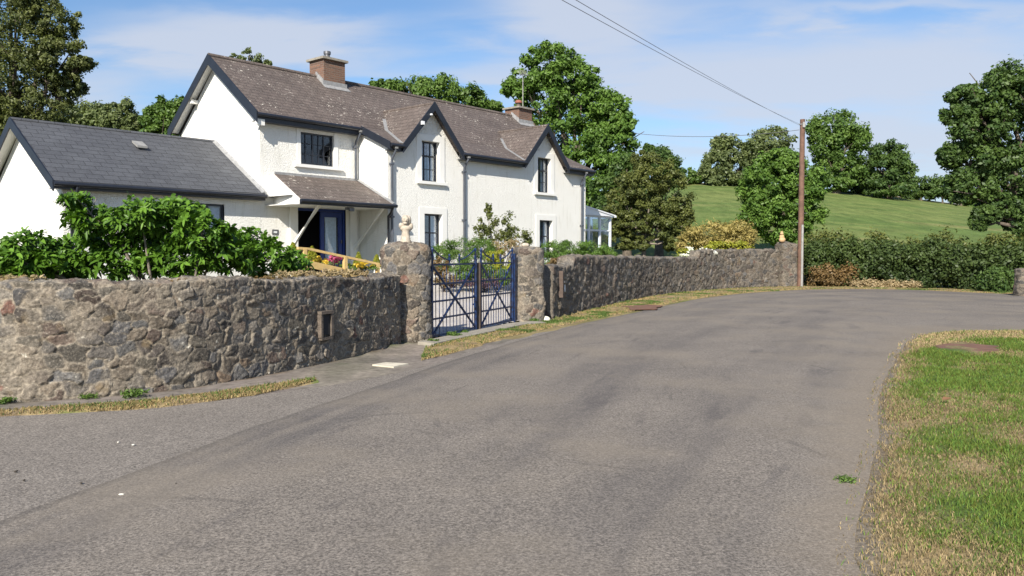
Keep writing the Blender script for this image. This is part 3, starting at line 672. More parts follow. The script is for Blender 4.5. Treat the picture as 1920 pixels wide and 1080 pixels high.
# ------------------------------------------------------------------ house
ZH = .7
house = empty('farmhouse', h2w(0, 0, ZH), math.atan2(UV_[1], UV_[0]))
tag(house, 'white roughcast farmhouse with brown tiled roof, two small front gables and a slate-roofed left wing', 'house')
def L(u, v, z): return (u, -v, z - ZH)
class HB(MB):
    def hbox(s, u0, u1, v0, v1, z0, z1): return s.box(u0, u1, -v1, -v0, z0 - ZH, z1 - ZH)
    def poly(s, pts): return s.add([L(*p) for p in pts], [tuple(range(len(pts)))])
    def hprism(s, pts, d): return s.prism([L(*p) for p in pts], (d[0], -d[1], d[2]))
    def htube(s, pts, r, n=10): return s.tube([L(*p) for p in pts], r, n)
W_ = -1.51; OV = .27; RV = -3.95; RZ = 8.0; EV1 = W_ + OV + .05; EZ1 = 5.90; EV0 = OV; EZ0 = 5.26
U0, U1, UG = -1.84, 9.42, -5.64
def wallgrid(mb, v, u0, u1, z0, z1, holes, axis='v'):
    us = sorted({u0, u1} | {h[0] for h in holes} | {h[1] for h in holes}); zs = sorted({z0, z1} | {h[2] for h in holes} | {h[3] for h in holes})
    for a, b in zip(us[:-1], us[1:]):
        for c, d in zip(zs[:-1], zs[1:]):
            mu, mz = (a + b) / 2, (c + d) / 2
            if any(h[0] < mu < h[1] and h[2] < mz < h[3] for h in holes): continue
            mb.poly([(a, v, c), (b, v, c), (b, v, d), (a, v, d)])
D1, D2, HWD, DZ = .05, 6.40, 1.42, 6.80
wins = [('sash_up', .12, 4.12, 5.52), ('sash_up', 6.50, 4.10, 5.52), ('sash_low', .23, 1.35, 3.0), ('sash_low', 6.62, 1.35, 2.98)]
HWW = .43
mb = HB()
holes = [(c - HWW, c + HWW, z0, min(z1, 5.1)) for _, c, z0, z1 in wins]
wallgrid(mb, 0, U0, U1, 0, 5.1, holes)
def hw(z): return HWD * (DZ - .1 - z) / (DZ - EZ0)
for (k, c, z0, z1), dc in zip(wins[:2], (D1, D2)):
    mb.poly([(dc - hw(5.1), 0, 5.1), (c - HWW, 0, 5.1), (c - HWW, 0, z1), (dc - hw(z1), 0, z1)])
    mb.poly([(c + HWW, 0, 5.1), (dc + hw(5.1), 0, 5.1), (dc + hw(z1), 0, z1), (c + HWW, 0, z1)])
    mb.poly([(dc - hw(z1), 0, z1), (dc + hw(z1), 0, z1), (dc, 0, DZ - .1)])
# fill between dormers up to the eave
for a, b in ((U0, D1 - hw(5.1)), (D1 + hw(5.1), D2 - hw(5.1)), (D2 + hw(5.1), U1)):
    mb.poly([(a, 0, 5.1), (b, 0, 5.1), (b, 0, 5.24), (a, 0, 5.24)])
# wing front with window and doorway
WW = (-4.17, -2.86, 4.48, 5.52); DR = (-4.36, -2.40, 1.0, 3.10)
wallgrid(mb, W_, UG, U0, 0, 5.74, [WW, DR])
# return wall, gables, rear
mb.poly([(U0, W_, 0), (U0, 0, 0), (U0, 0, 5.2), (U0, W_, 5.72)])
mb.poly([(UG, W_, 0), (UG, W_, 5.74), (UG, RV, RZ - .12), (UG, -6.4, 5.74), (UG, -6.4, 0)])
mb.poly([(U1, 0, 0), (U1, -6.4, 0), (U1, -6.4, 5.74), (U1, RV, RZ - .12), (U1, EV1, 5.78), (U1, 0, 5.2)])
mb.poly([(UG, -6.4, 0), (UG, -6.4, 5.74), (U1, -6.4, 5.74), (U1, -6.4, 0)])
mb.hbox(UG + .05, U0 - .05, W_ - 4.7, W_ - .3, .9, .98)
wl = mb.build('wall', M['rough'], house)
# near-black interior lining, added so rooms stay dark
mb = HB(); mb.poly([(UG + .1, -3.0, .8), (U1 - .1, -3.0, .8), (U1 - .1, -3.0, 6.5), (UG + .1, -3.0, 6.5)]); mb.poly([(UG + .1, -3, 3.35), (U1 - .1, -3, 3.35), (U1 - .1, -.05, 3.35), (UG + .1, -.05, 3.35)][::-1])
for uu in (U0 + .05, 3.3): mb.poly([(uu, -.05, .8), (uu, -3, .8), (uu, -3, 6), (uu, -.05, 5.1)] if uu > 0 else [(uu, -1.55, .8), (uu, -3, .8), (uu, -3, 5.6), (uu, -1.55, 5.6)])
mb.build('dark_room_lining', M['dark'], house)
# smooth bands around openings
mb = HB()
for i_, (k, c, z0, z1) in enumerate(wins):
    mb = HB(); bw = .24
    for a, b, z_0, z_1 in ((c - HWW - bw, c - HWW, z0 - .02, z1 + .22), (c + HWW, c + HWW + bw, z0 - .02, z1 + .22), (c - HWW, c + HWW, z1, z1 + .22)):
        mb.hbox(a, b, -.02, .022, z_0, z_1)
    for s_ in (-1, 1):
        a = c + s_ * HWW; mb.poly([(a, 0, z0), (a, -.22, z0), (a, -.22, z1), (a, 0, z1)])
    mb.poly([(c - HWW, 0, z1), (c + HWW, 0, z1), (c + HWW, -.22, z1), (c - HWW, -.22, z1)])
    mb.build('window_surround', M['white'], house)
mb = HB(); mb.hbox(WW[0] - .14, WW[0], W_ - .02, W_ + .02, WW[2], WW[3] + .1); mb.hbox(WW[1], WW[1] + .16, W_ - .02, W_ + .02, WW[2], WW[3] + .1)
for a in (WW[0], WW[1]): mb.poly([(a, W_, WW[2]), (a, W_ - .12, WW[2]), (a, W_ - .12, WW[3]), (a, W_, WW[3])])
mb.poly([(WW[0], W_, WW[3]), (WW[1], W_, WW[3]), (WW[1], W_ - .12, WW[3]), (WW[0], W_ - .12, WW[3])])
mb.build('window_surround', M['white'], house)
def window(v, u0, u1, z0, z1, vb, hb, sill=True, curtains='mix', dep=.18, name='window', parent=house):
    fr_ = HB(); vp = v - dep; fw = .055
    for a, b, c, d in ((u0, u0 + fw, z0, z1), (u1 - fw, u1, z0, z1), (u0 + fw, u1 - fw, z0, z0 + fw), (u0 + fw, u1 - fw, z1 - fw, z1)): fr_.hbox(a, b, vp - .05, vp + .03, c, d)
    for f_, wd in vb: x = u0 + (u1 - u0) * f_; fr_.hbox(x - wd / 2, x + wd / 2, vp - .03, vp + .018, z0 + fw, z1 - fw)
    for f_, wd in hb: z = z0 + (z1 - z0) * f_; fr_.hbox(u0 + fw, u1 - fw, vp - .03, vp + (.024 if wd > .03 else .014), z - wd / 2, z + wd / 2)
    o = fr_.build(name, M['black'], parent)
    pn = HB(); pn.hbox(u0 + .02, u1 - .02, vp - .012, vp - .006, z0 + .02, z1 - .02); pn.build('pane', M['glass'], o)
    n = 24
    def cur(a, b, m_):
        c_ = HB(); xs_ = np.linspace(a, b, n)
        vs = [L(x, vp - .14 + .025 * math.sin(i__ * 1.9), z) for z in (z0 + .03, z1 - .02) for i__, x in enumerate(xs_)]
        c_.add(vs, [(i__, i__ + 1, n + i__ + 1, n + i__) for i__ in range(n - 1)], True); c_.build('curtain', m_, o)
    wdt = u1 - u0
    if curtains == 'mix': cur(u0 + .02, u0 + wdt * .62, M['bluecurtain']); cur(u0 + wdt * .68, u1 - .02, M['curtain'])
    if curtains == 'right' and v == 0: cur(u0 + .02, u0 + wdt * .2, M['bluecurtain'])
    if curtains == 'right': cur(u0 + wdt * .72, u1 - .02, M['curtain'])
    if sill:
        s_ = HB(); s_.hbox(u0 - .25, u1 + .27, v - dep + .03, v + .10, z0 - .10, z0 - .001); s_.build('sill', M['white'], o)
    return o
window(0, wins[0][1] - HWW, wins[0][1] + HWW, wins[0][2], wins[0][3], [(.32, .022), (.66, .022)], [(.64, .06), (.31, .022)])
window(0, wins[1][1] - HWW, wins[1][1] + HWW, wins[1][2], wins[1][3], [(.36, .022), (.68, .022)], [(.64, .06), (.31, .022)])
window(0, wins[2][1] - HWW, wins[2][1] + HWW, wins[2][2], wins[2][3], [(.5, .022)], [(.6, .05), (.3, .022)], curtains='right')
window(0, wins[3][1] - HWW, wins[3][1] + HWW, wins[3][2], wins[3][3], [(.5, .022)], [(.6, .05), (.3, .022)])
window(W_, WW[0], WW[1], WW[2], WW[3], [(.19, .02), (.40, .05), (.57, .02), (.73, .05)], [(.33, .02), (.66, .02)], dep=.10, curtains='none')
# doorway: blue frame, open leaf at left, glazed leaf at right
fr_ = HB(); vd = W_ - .12
fr_.hbox(DR[0], DR[0] + .07, vd - .06, vd + .06, 1.0, 3.1); fr_.hbox(DR[1] - .07, DR[1], vd - .06, vd + .06, 1.0, 3.1); fr_.hbox(DR[0], DR[1], vd - .06, vd + .055, 3.0, 3.1)
dfo = fr_.build('door_frame', M['bluedoor'], house)
dl = HB(); a0, a1 = -3.36, -2.48
for a, b, c, d in ((a0, a0 + .15, 1.0, 2.99), (a1 - .15, a1, 1.0, 2.99), (a0 + .15, a1 - .15, 1.0, 1.25), (a0 + .15, a1 - .15, 2.82, 2.99)): dl.hbox(a, b, vd - .03, vd + .02, c, d)
do = dl.build('door', M['bluedoor'], house); tag(do, 'closed blue door leaf with a net curtain')
g_ = HB(); g_.hbox(a0 + .14, a1 - .14, vd - .006, vd, 1.24, 2.83); g_.build('pane', M['glass'], do)
g_ = HB(); g_.hbox(a0 + .22, a1 - .2, vd - .05, vd - .04, 1.24, 2.83); g_.build('curtain', M['curtain'], do)
g_ = HB(); g_.hbox(a1 - .07, a1 - .03, vd + .02, vd + .06, 1.95, 2.07); g_.build('handle', M['metalgrey'], do)
dl = HB(); dl.hprism([(-4.26, vd - .05, 1.0), (-4.05, vd - .85, 1.0), (-4.05, vd - .85, 2.99), (-4.26, vd - .05, 2.99)], (.05, .0, 0)); do = dl.build('door', M['bluedoor'], house); tag(do, 'blue door leaf standing open inward')
mb = HB(); mb.hbox(DR[0] - .28, DR[0] - .002, W_ - .02, W_ + .10, .7, 3.12); mb.build('door_post', M['white'], house)
mb = HB(); mb.hbox(-2.28, -2.0, W_ + .02, W_ + .10, .7, 3.12); mb.build('door_post', M['white'], house)
# roofs
TH = .09
def slab(mb, pts, th=TH): return mb.hprism(pts, (0, 0, -th))
ul, ur = UG - .30, U1 + .28
VD = RV + (RZ - DZ) / ((RZ - EZ1) / (EV1 - RV))   # where the dormer ridge meets the roof
kf = HWD * (DZ - EZ1) / (DZ - EZ0)                # half width at the kink
mb = HB()
slab(mb, [(ul, EV1 + .04, EZ1 - .03), (U0 - .12, EV1 + .04, EZ1 - .03), (U0 - .12, RV, RZ), (ul, RV, RZ)])
slab(mb, [(U0 - .12, EV1, EZ1), (ur, EV1, EZ1), (ur, RV, RZ), (U0 - .12, RV, RZ)])
for pts in ([(U0 - .12, EV0, EZ0), (D1 - HWD, EV0, EZ0), (D1 - kf, EV1, EZ1), (U0 - .12, EV1, EZ1)],
            [(D1 + HWD, EV0, EZ0), (D2 - HWD, EV0, EZ0), (D2 - kf, EV1, EZ1), (D1 + kf, EV1, EZ1)],
            [(D2 + HWD, EV0, EZ0), (ur, EV0, EZ0), (ur, EV1, EZ1), (D2 + kf, EV1, EZ1)]): slab(mb, pts)
slab(mb, [(ul, RV, RZ), (ur, RV, RZ), (ur, -6.7, 5.85), (ul, -6.7, 5.85)])
roof = mb.build('roof', M['rooftile'], house); tag(roof, 'weathered brown tiles freckled with lichen')
for dc in (D1, D2):
    mb = HB()
    for s_ in (-1, 1):
        p = [(dc, EV0, DZ), (dc, VD, DZ), (dc + s_ * kf, EV1 + .0, EZ1 + .015), (dc + s_ * HWD, EV0, EZ0 + .01)]
        slab(mb, p if s_ > 0 else p[::-1])
    mb.build('gablet_roof', M['rooftile_side'], house)
mb = HB(); mb.htube([(ul, RV, RZ + .0), (ur, RV, RZ + .0)], .075, 8); mb.build('ridge_tiles', M['rooftile'], roof)
for dc in (D1, D2):
    mb = HB(); mb.htube([(dc, EV0, DZ), (dc, VD, DZ)], .06, 8); mb.build('ridge_tiles', M['rooftile_side'], roof)
# valley flashings (left valleys are the ones seen)
for dc in (D1, D2):
    for s_ in (-1, 1):
        mb = HB()
        for (ua_, va_, za_), (ub_, vb_, zb2) in (((dc + s_ * HWD, EV0, EZ0), (dc + s_ * kf, EV1, EZ1)), ((dc + s_ * kf, EV1, EZ1), (dc + s_ * kf * .45, EV1 + (VD - EV1) * .55, EZ1 + (DZ - EZ1) * .55))):
            mb.hprism([(ua_ + s_ * .0, va_, za_ + .03), (ua_ + s_ * .16, va_, za_ + .03), (ub_ + s_ * .16, vb_, zb2 + .03), (ub_, vb_, zb2 + .03)][::1 if s_ > 0 else -1], (0, 0, -.02))
        mb.build('valley_flashing', M['lead'], house)
# boards
def rake(mb, p0, p1, hgt_, th, axis):
    """board hanging below the line p0-p1"""
    a, b = p0, p1; mb.hprism([a, b, (b[0], b[1], b[2] - hgt_), (a[0], a[1], a[2] - hgt_)], (th, 0, 0) if axis == 'u' else (0, th, 0))
mb = HB()
rake(mb, (ul - .03, EV1 + .06, EZ1 + .0), (ul - .03, RV, RZ + .04), .34, .035, 'u')
rake(mb, (ul - .03, RV, RZ + .04), (ul - .03, -6.72, 5.88), .34, .035, 'u')
mb.build('bargeboard', M['black_dull'], house)
mb = HB(); rake(mb, (U0 - .15, EV0 + .02, EZ0 + .02), (U0 - .15, EV1 + .02, EZ1 + .02), .26, .035, 'u'); mb.build('bargeboard', M['black_dull'], house)
for dc in (D1, D2):
    for s_ in (-1, 1):
        mb = HB(); rake(mb, (dc + s_ * (HWD + .03), EV0 + .005, EZ0 - .0), (dc, EV0 + .005, DZ + .05), .30, .04, 'v'); mb.build('bargeboard', M['black_dull'], house)
mb = HB()   # soffits
mb.hprism([(ul, EV1, EZ1 - .1), (ul, RV, RZ - .1), (UG, RV, RZ - .1), (UG, EV1, EZ1 - .1)], (0, 0, -.02)); mb.hprism([(ul, RV, RZ - .1), (ul, -6.6, 5.8), (UG, -6.6, 5.8), (UG, RV, RZ - .1)], (0, 0, -.02))
mb.hbox(ul + .02, UG, EV1 - .12, EV1 - .02, EZ1 - .40, EZ1 - .22)
mb.hbox(ul + .05, UG, -5.3, -5.18, 6.62, 6.74)
mb.build('soffit', M['white'], house)
def eave(u0, u1, v, z, hh=.20, name='gutter'):
    mb = HB(); mb.hbox(u0, u1, v - .06, v - .03, z - .09 - hh, z - .02); mb.hbox(u0, u1, v - .28, v - .06, z - .09 - hh, z - .07 - hh)
    f_ = mb.build('fascia', M['black'], house)
    g_ = HB(); g_.htube([(u0, v + .03, z - .09), (u1, v + .03, z - .09)], .062, 10); g_.build(name, M['black'], f_)
eave(ul + .02, U0 - .16, EV1, EZ1); eave(U0 - .1, D1 - HWD + .02, EV0, EZ0, .17); eave(D1 + HWD - .02, D2 - HWD + .02, EV0, EZ0, .17); eave(D2 + HWD - .02, ur, EV0, EZ0, .17)
def downpipe(u, v, z1, z0, vo):
    mb = HB(); mb.htube([(u, vo, z1), (u, vo, z1 - .06), (u + .0, v + .10, z1 - .32), (u, v + .08, z1 - .45), (u, v + .08, z0)], .042, 10)
    z = z1 - .5
    while z > z0 + .2: mb.hbox(u - .065, u + .065, v + .01, v + .13, z - .03, z + .03); z -= 1.75
    o = mb.build('downpipe', M['pipe'], house)
    h_ = HB(); h_.hbox(u - .06, u + .06, vo - .05, vo + .05, z1 - .02, z1 + .11); h_.build('hopper', M['guard'], o)
downpipe(-2.02, W_, 5.72, 4.15, EV1 + .03); downpipe(-1.72, 0, 5.08, .7, EV0 + .02); downpipe(1.72, 0, 5.08, .7, EV0 + .02); downpipe(9.05, 0, 5.08, .7, EV0 + .02)
# chimneys
def chimney(u0, u1, v0, v1, z0, z1, pot):
    mb = HB(); mb.hbox(u0, u1, v0, v1, z0, z1); o = mb.build('chimney', M['brick'], house)
    mb = HB(); mb.hbox(u0 - .09, u1 + .09, v0 - .09, v1 + .09, z1, z1 + .08); mb.build('chimney_cap', M['concrete'], o)
    mb = HB(); uc_, vc_ = (u0 + u1) / 2, (v0 + v1) / 2; pu = u0 + (u1 - u0) * .5
    if pot == 'metal':
        mb.htube([(pu, vc_, z1 + .08), (pu, vc_, z1 + .36)], .10, 14); mb.htube([(pu, vc_, z1 + .30), (pu, vc_, z1 + .40)], .13, 14); mb.build('chimney_pot', M['metalgrey'], o)
    else:
        mb.htube([(pu, vc_, z1 + .08), (pu, vc_, z1 + .14), (pu, vc_, z1 + .40)], [.16, .11, .10], 14); mb.build('chimney_pot', M['gatebrown'], o)
        mb = HB(); mb.htube([(pu, vc_, z1 + .33), (pu, vc_, z1 + .40), (pu, vc_, z1 + .46)], [.17, .17, .11], 14); mb.build('pot_cowl', M['terracotta'], o)
    # lead apron on the front slope
    sl2 = (RZ - EZ1) / (EV1 - RV); f0 = RZ - sl2 * (v1 - RV)
    mb = HB(); mb.hbox(u0 - .06, u1 + .06, v1 - .02, v1 + .035, f0 - .06, f0 + .15)
    for k_ in range(6):
        vv = v1 - (v1 - RV) * k_ / 6; zz_ = RZ - sl2 * (vv - RV); mb.hbox(u0 - .03, u0, vv - (v1 - RV) / 6, vv, zz_ - .05, zz_ + .22)
    mb.hprism([(u0 - .08, v1 + .0, f0 + .03), (u1 + .1, v1, f0 + .03), (u1 + .1, v1 + .2, f0 + .03 - sl2 * .2), (u0 - .08, v1 + .2, f0 + .03 - sl2 * .2)], (0, 0, -.02))
    mb.build('flashing', M['lead'], o)
    return o
chimney(-1.78, -.84, -4.35, -3.50, 7.3, 8.58, 'metal')
chimney(9.05, 10.0, -4.35, -3.50, 7.2, 8.32, 'clay')
# porch lean-to
PV, PZ, PU0, PU1 = .46, 3.22, -5.55, -2.0
mb = HB(); slab(mb, [(PU0 + .05, PV, PZ), (PU1, PV, PZ), (U0 - .02, W_ + .02, 4.10), (-5.15, W_ + .02, 4.10)], .07); po = mb.build('porch_roof', M['rooftile'], house)
mb = HB(); mb.hbox(-5.15, U0, W_ + .01, W_ + .06, 4.08, 4.16); mb.hprism([(PU1 - .02, PV, PZ + .02), (PU1 + .12, PV - .05, PZ + .05), (U0 - .0, W_ + .05, 4.16), (U0 - .12, W_ + .05, 4.13)], (0, 0, -.02)); mb.build('flashing', M['lead'], po)
mb = HB(); mb.hprism([(-5.2, W_, 4.08), (-5.2, W_, 3.12), (PU0, PV - .03, 3.06), (PU0, PV - .03, PZ - .03)], (.05, 0, 0)); mb.hbox(PU0 + .05, PU1, PV - .10, PV - .05, 3.06, 3.12); mb.hbox(PU0 + .06, U0 - .01, W_ + .01, PV - .1, 3.08, 3.10); mb.build('porch_cheek', M['white'], po)
mb = HB(); mb.hbox(PU0, PU1 + .02, PV - .05, PV - .01, 3.06, 3.19); mb.htube([(PU0 - .02, PV + .04, 3.16), (PU1 + .12, PV + .04, 3.16)], .058, 10); mb.htube([(PU1 - .02, PV + .03, 3.12), (PU1 + .05, .3, 2.95), (-1.90, .10, 2.85), (-1.90, .09, .75)], .04, 8); mb.build('gutter', M['black'], po)
for ub in (-4.62, -2.12):
    mb = HB(); mb.hprism([(ub - .04, W_ + .10, 1.72), (ub - .04, W_ + .10, 1.86), (ub - .04, PV - .32, 3.09), (ub - .04, PV - .44, 3.09)], (.09, 0, 0)); mb.build('porch_brace', M['white'], po)
mb = HB(); mb.hbox(-3.7, -3.45, PV - .32, PV - .2, 2.98, 3.06); mb.hbox(-3.66, -3.49, PV - .19, PV - .12, 2.93, 3.03); mb.build('porch_light', M['metalgrey'], po)
# plaque, security lamps
mb = HB(); mb.hbox(-5.25, -5.03, W_ + .003, W_ + .02, 2.20, 2.36); o = mb.build('house_number_plate', M['metalgrey'], house)
mb = HB(); mb.hbox(-5.20, -5.08, W_ + .02, W_ + .024, 2.25, 2.31); mb.build('plate_face', M['curtain'], o)
for s_, z in ((-.62, 6.05), (-.22, 6.42)):
    mb = HB(); q = D1 + s_; mb.hbox(q - (.055 if s_ < -.4 else .025), q + (.055 if s_ < -.4 else .025), EV0 + .05, EV0 + .12, z - .07, z + (.045 if s_ < -.4 else -.02)); mb.build('security_lamp', M['upvc'], house)
# aerial on the right chimney
ae = empty('tv_aerial', h2w(10.15, -3.9, 8.1), math.atan2(UV_[1], UV_[0])); tag(ae, 'thin metal television aerial rising beside the right-hand chimney', 'aerial')
mb = MB(); mb.tube([(-.22, .1, -.6), (-.22, .1, 2.05)], .022, 6); mb.build('mast', M['guard'], ae)
mb = MB(); mb.tube([(-.75, -.2, 2.0), (.35, .45, 2.06)], .014, 6); mb.build('boom', M['guard'], ae)
mb = MB()
for k_ in range(8):
    t_ = k_ / 7; x, y, z = -.75 + 1.1 * t_, -.2 + .65 * t_, 2.0 + .06 * t_; mb.tube([(x - .1, y + .17, z), (x + .1, y - .17, z)], .007, 4)
mb.build('elements', M['guard'], ae)

# left single-storey wing (annexe)
AU = -11.3; AEV = W_ + .28; AEZ = 3.44; ARV = -4.15; ARZ = 5.27
mb = HB(); AWN = (-8.15, -6.85, 2.1, 3.06)
wallgrid(mb, W_ + .004, AU, UG - .0, 0, 3.30, [AWN]); mb.poly([(AU, W_ + .004, 0), (AU, W_ + .004, 3.3), (AU, ARV, ARZ - .1), (AU, -6.8, 3.3), (AU, -6.8, 0)]); mb.poly([(AU, -6.8, 0), (UG, -6.8, 0), (UG, -6.8, 3.3), (AU, -6.8, 3.3)])
aw = mb.build('wall', M['rough'], house); tag(aw, 'low left wing wall')
al = AU - .3
mb = HB(); slab(mb, [(al, AEV, AEZ), (UG - .0, AEV, AEZ), (UG - .0, ARV, ARZ), (al, ARV, ARZ)]); slab(mb, [(al, ARV, ARZ), (UG, ARV, ARZ), (UG, -7.1, 3.4), (al, -7.1, 3.4)]); ar = mb.build('roof', M['slate'], house); tag(ar, 'low roof of dark grey slates')
mb = HB(); mb.htube([(al, ARV, ARZ - .01), (UG, ARV, ARZ - .01)], .06, 8); mb.build('ridge_tiles', M['slate'], ar)
mb = HB(); rake(mb, (al - .03, AEV + .02, AEZ), (al - .03, ARV, ARZ + .04), .28, .035, 'u'); rake(mb, (al - .03, ARV, ARZ + .04), (al - .03, -7.1, 3.43), .28, .035, 'u'); mb.build('bargeboard', M['black_dull'], house)
mb = HB(); mb.hprism([(al, AEV, AEZ - .1), (al, ARV, ARZ - .1), (AU, ARV, ARZ - .1), (AU, AEV, AEZ - .1)], (0, 0, -.02)); mb.hprism([(al, ARV, ARZ - .1), (al, -7, 3.4), (AU, -7, 3.4), (AU, ARV, ARZ - .1)], (0, 0, -.02)); mb.build('soffit', M['white'], house)
eave(al, UG + .02, AEV, AEZ, .12)
mb = HB(); mb.hprism([(UG - .05, AEV, AEZ + .05), (UG - .05, ARV, ARZ + .05), (UG - .001, ARV, ARZ + .1), (UG - .001, AEV, AEZ + .1)], (0, 0, -.05)); mb.hprism([(UG - .12, AEV, AEZ + .01), (UG - .12, ARV, ARZ + .01), (UG - .03, ARV, ARZ + .03), (UG - .03, AEV, AEZ + .03)], (0, 0, .015)); mb.build('flashing', M['lead'], house)
mb = HB(); va = ARV + .72; za = ARZ - .72 * (ARZ - AEZ) / (AEV - ARV); mb.hprism([(-8.66, va, za + .05), (-8.36, va, za + .05), (-8.36, va + .34, za - .12), (-8.66, va + .34, za - .12)], (0, 0, .06)); mb.build('roof_vent', M['guard'], house)
window(W_, AWN[0], AWN[1], AWN[2], AWN[3], [(.42, .05), (.6, .09)], [], dep=.08, curtains='right')
mb = HB(); mb.htube([(-11.05, AEV + .03, 3.3), (-11.05, AEV + .03, 3.2), (-11.12, W_ + .1, 2.98), (-11.12, W_ + .09, .7)], .045, 10); mb.build('downpipe', M['black'], house)

# conservatory at the far end
cons = empty('conservatory', h2w(9.5, -1.2, .8), math.atan2(UV_[1], UV_[0])); tag(cons, 'white framed glass conservatory at the right end of the house', 'conservatory')
class CB(MB):
    def cbox(s, u0, u1, v0, v1, z0, z1): return s.box(u0, u1, -v1, -v0, z0, z1)
cu = 3.8; ch = 2.52
mb = CB(); mb.cbox(0, cu, -.12, 0, -.3, .35); mb.cbox(cu - .12, cu, -3.4, -.12, -.3, .35); mb.build('base_wall', M['rough'], cons)
mb = CB()
for x in (.02, .95, 1.9, 2.8, cu - .12): mb.cbox(x, x + .12, -.10, -.02, .35, ch)
for y in (-1.1, -2.2, -3.3): mb.cbox(cu - .10, cu - .02, y - .08, y, .35, ch)
mb.cbox(.0, cu, -.095, -.025, 1.88, 1.95); mb.cbox(.0, cu, -.11, -.01, ch, ch + .09); mb.cbox(cu - .09, cu - .03, -3.3, -.1, 1.88, 1.95); mb.cbox(cu - .11, cu + .01, -3.4, -.11, ch, ch + .09); mb.cbox(0, cu, -.12, 0, .35, .40)
mb.build('frame', M['upvc'], cons)
mb = CB(); mb.cbox(.05, cu - .05, -.062, -.055, .4, ch); mb.cbox(cu - .065, cu - .058, -3.3, -.1, .4, ch); mb.build('pane', M['glass'], cons)
mb = CB(); mb.prism([(0, -.1, ch + .65), (0, 3.5, ch + .65), (cu + .1, 3.5, ch + .10), (cu + .1, -.1, ch + .10)], (0, 0, -.02)); mb.build('roof_glass', M['roofglass'], cons)
mb = CB()
for y in (-.15, .55, 1.25, 1.95, 2.65, 3.35): mb.prism([(0, y, ch + .72), (cu + .12, y, ch + .15), (cu + .12, y, ch + .09), (0, y, ch + .66)], (0, .08, 0))
mb.cbox(cu + .05, cu + .18, -3.5, .16, ch + .04, ch + .13); mb.cbox(-.0, .08, -3.5, .1, ch + .64, ch + .74); mb.prism([(0, -.12, ch + .70), (cu, -.12, ch + .14), (cu, -.12, ch + .08), (0, -.12, ch + .08)], (0, .02, 0))
mb.build('roof_bars', M['upvc'], cons)
mb = CB(); mb.cbox(.1, cu - .3, -3.3, -3.2, .0, 2.2); mb.build('back_lining', M['bluecurtain'], cons)

# ------------------------------------------------------------------ gate
GA = np.array([-1.50, 14.55]); GB = np.array([.05, 18.35]); gl = np.linalg.norm(GB - GA); gt = (GB - GA) / gl
def gate_leaf(name, a, b, hinge_right, label):
    root = empty(name, (GA[0] + gt[0] * a, GA[1] + gt[1] * a, .06), math.atan2(gt[1], gt[0])); tag(root, label, 'gate', 'two leaves of the blue iron gate')
    w_ = b - a; H = 1.42; st = MB()
    fr2 = MB()
    for x in (.03, w_ - .03):
        big = (x > w_ / 2) if True else False
        fr2.tube([(x, 0, 0), (x, 0, H + .02)], .026 if not big else .034, 8)
    rz_ = [.03, .34, .66, .98, H - .08]
    for z in rz_: fr2.box(.03, w_ - .03, -.012, .012, z - .017, z + .017)
    fr2.build('frame', M['gateblue'], root)
    br = MB(); n = 13
    for k_ in range(1, n):
        x = .03 + (w_ - .06) * k_ / n; top = H - .08 if k_ in (4, 8) else 1.12 + (.02 if k_ % 2 else 0)
        br.tube([(x, 0, .03), (x, 0, top)], .0085, 5)
        if k_ not in (4, 8): br.tube([(x, 0, top), (x, 0, top + .07)], [.016, .002], 5)
    br.build('bars', M['gateblue'], root)
    xb = MB()
    for p, q in (((.05, .04), (w_ - .05, H - .1)), ((.05, H - .1), (w_ - .05, .04))): xb.prism([(p[0], -.016, p[1] - .018), (q[0], -.016, q[1] - .018), (q[0], -.016, q[1] + .018), (p[0], -.016, p[1] + .018)], (0, .032, 0))
    xb.build('cross_brace', M['gateblue'], root)
    for x in (w_ * .38, w_ * .60):
        fi = MB(); fi.ball((x, 0, H + .0), (.034, .02, .03)); fi.tube([(x, 0, H - .06), (x, 0, H + .06)], [.012, .03], 6); fi.ball((x, 0, H + .09), (.022, .022, .03)); fi.build('finial', M['gateblue'], root)
    for x, big in ((.05, not True), (w_ - .04, True)):
        fi = MB(); fi.ball((x, 0, H + .05), (.055, .022, .06)); fi.ball((x, 0, H + .20), (.03, .03, .045)); fi.tube([(x, 0, H - .05), (x, 0, H + .22)], .02, 6); fi.build('finial', M['gateblue'], root)
    for x0, x1 in ((.05, w_ * .38), (w_ - .05, w_ * .60)):
        pts = [(x0 + (x1 - x0) * t_, 0, H + .22 - .22 * t_ + .04 * math.sin(math.pi * t_) * -1) for t_ in np.linspace(0, 1, 7)]; fi = MB(); fi.tube(pts, .014, 6); fi.build('top_scroll', M['gateblue'], root)
    return root
r1 = gate_leaf('gate_leaf', .06, 2.02, False, 'left leaf of the blue iron gate, hung beside the broad pillar with the bust')
lt = MB(); lt.box(1.80, 1.84, -.05, -.02, .45, .62); lt.tube([(1.82, -.035, .62), (1.76, -.035, .70), (1.72, -.035, .66)], .012, 6); lt.box(1.74, 1.92, -.03, -.01, .50, .53); lt.build('latch', M['gateblue'], r1)
r2 = gate_leaf('gate_leaf', 2.22, 4.02, True, 'right leaf of the blue iron gate, hung beside the narrower pillar')
mb = MB(); mb.tube([(-.07, 0, -.05), (-.07, 0, 1.36)], .045, 10); o = mb.build('meeting_post', M['gatebrown'], r2)
mb = MB(); mb.box(1.80, 1.90, -.05, .05, -.05, 1.55); mb.build('hinge_stile', M['gateblue'], r2)
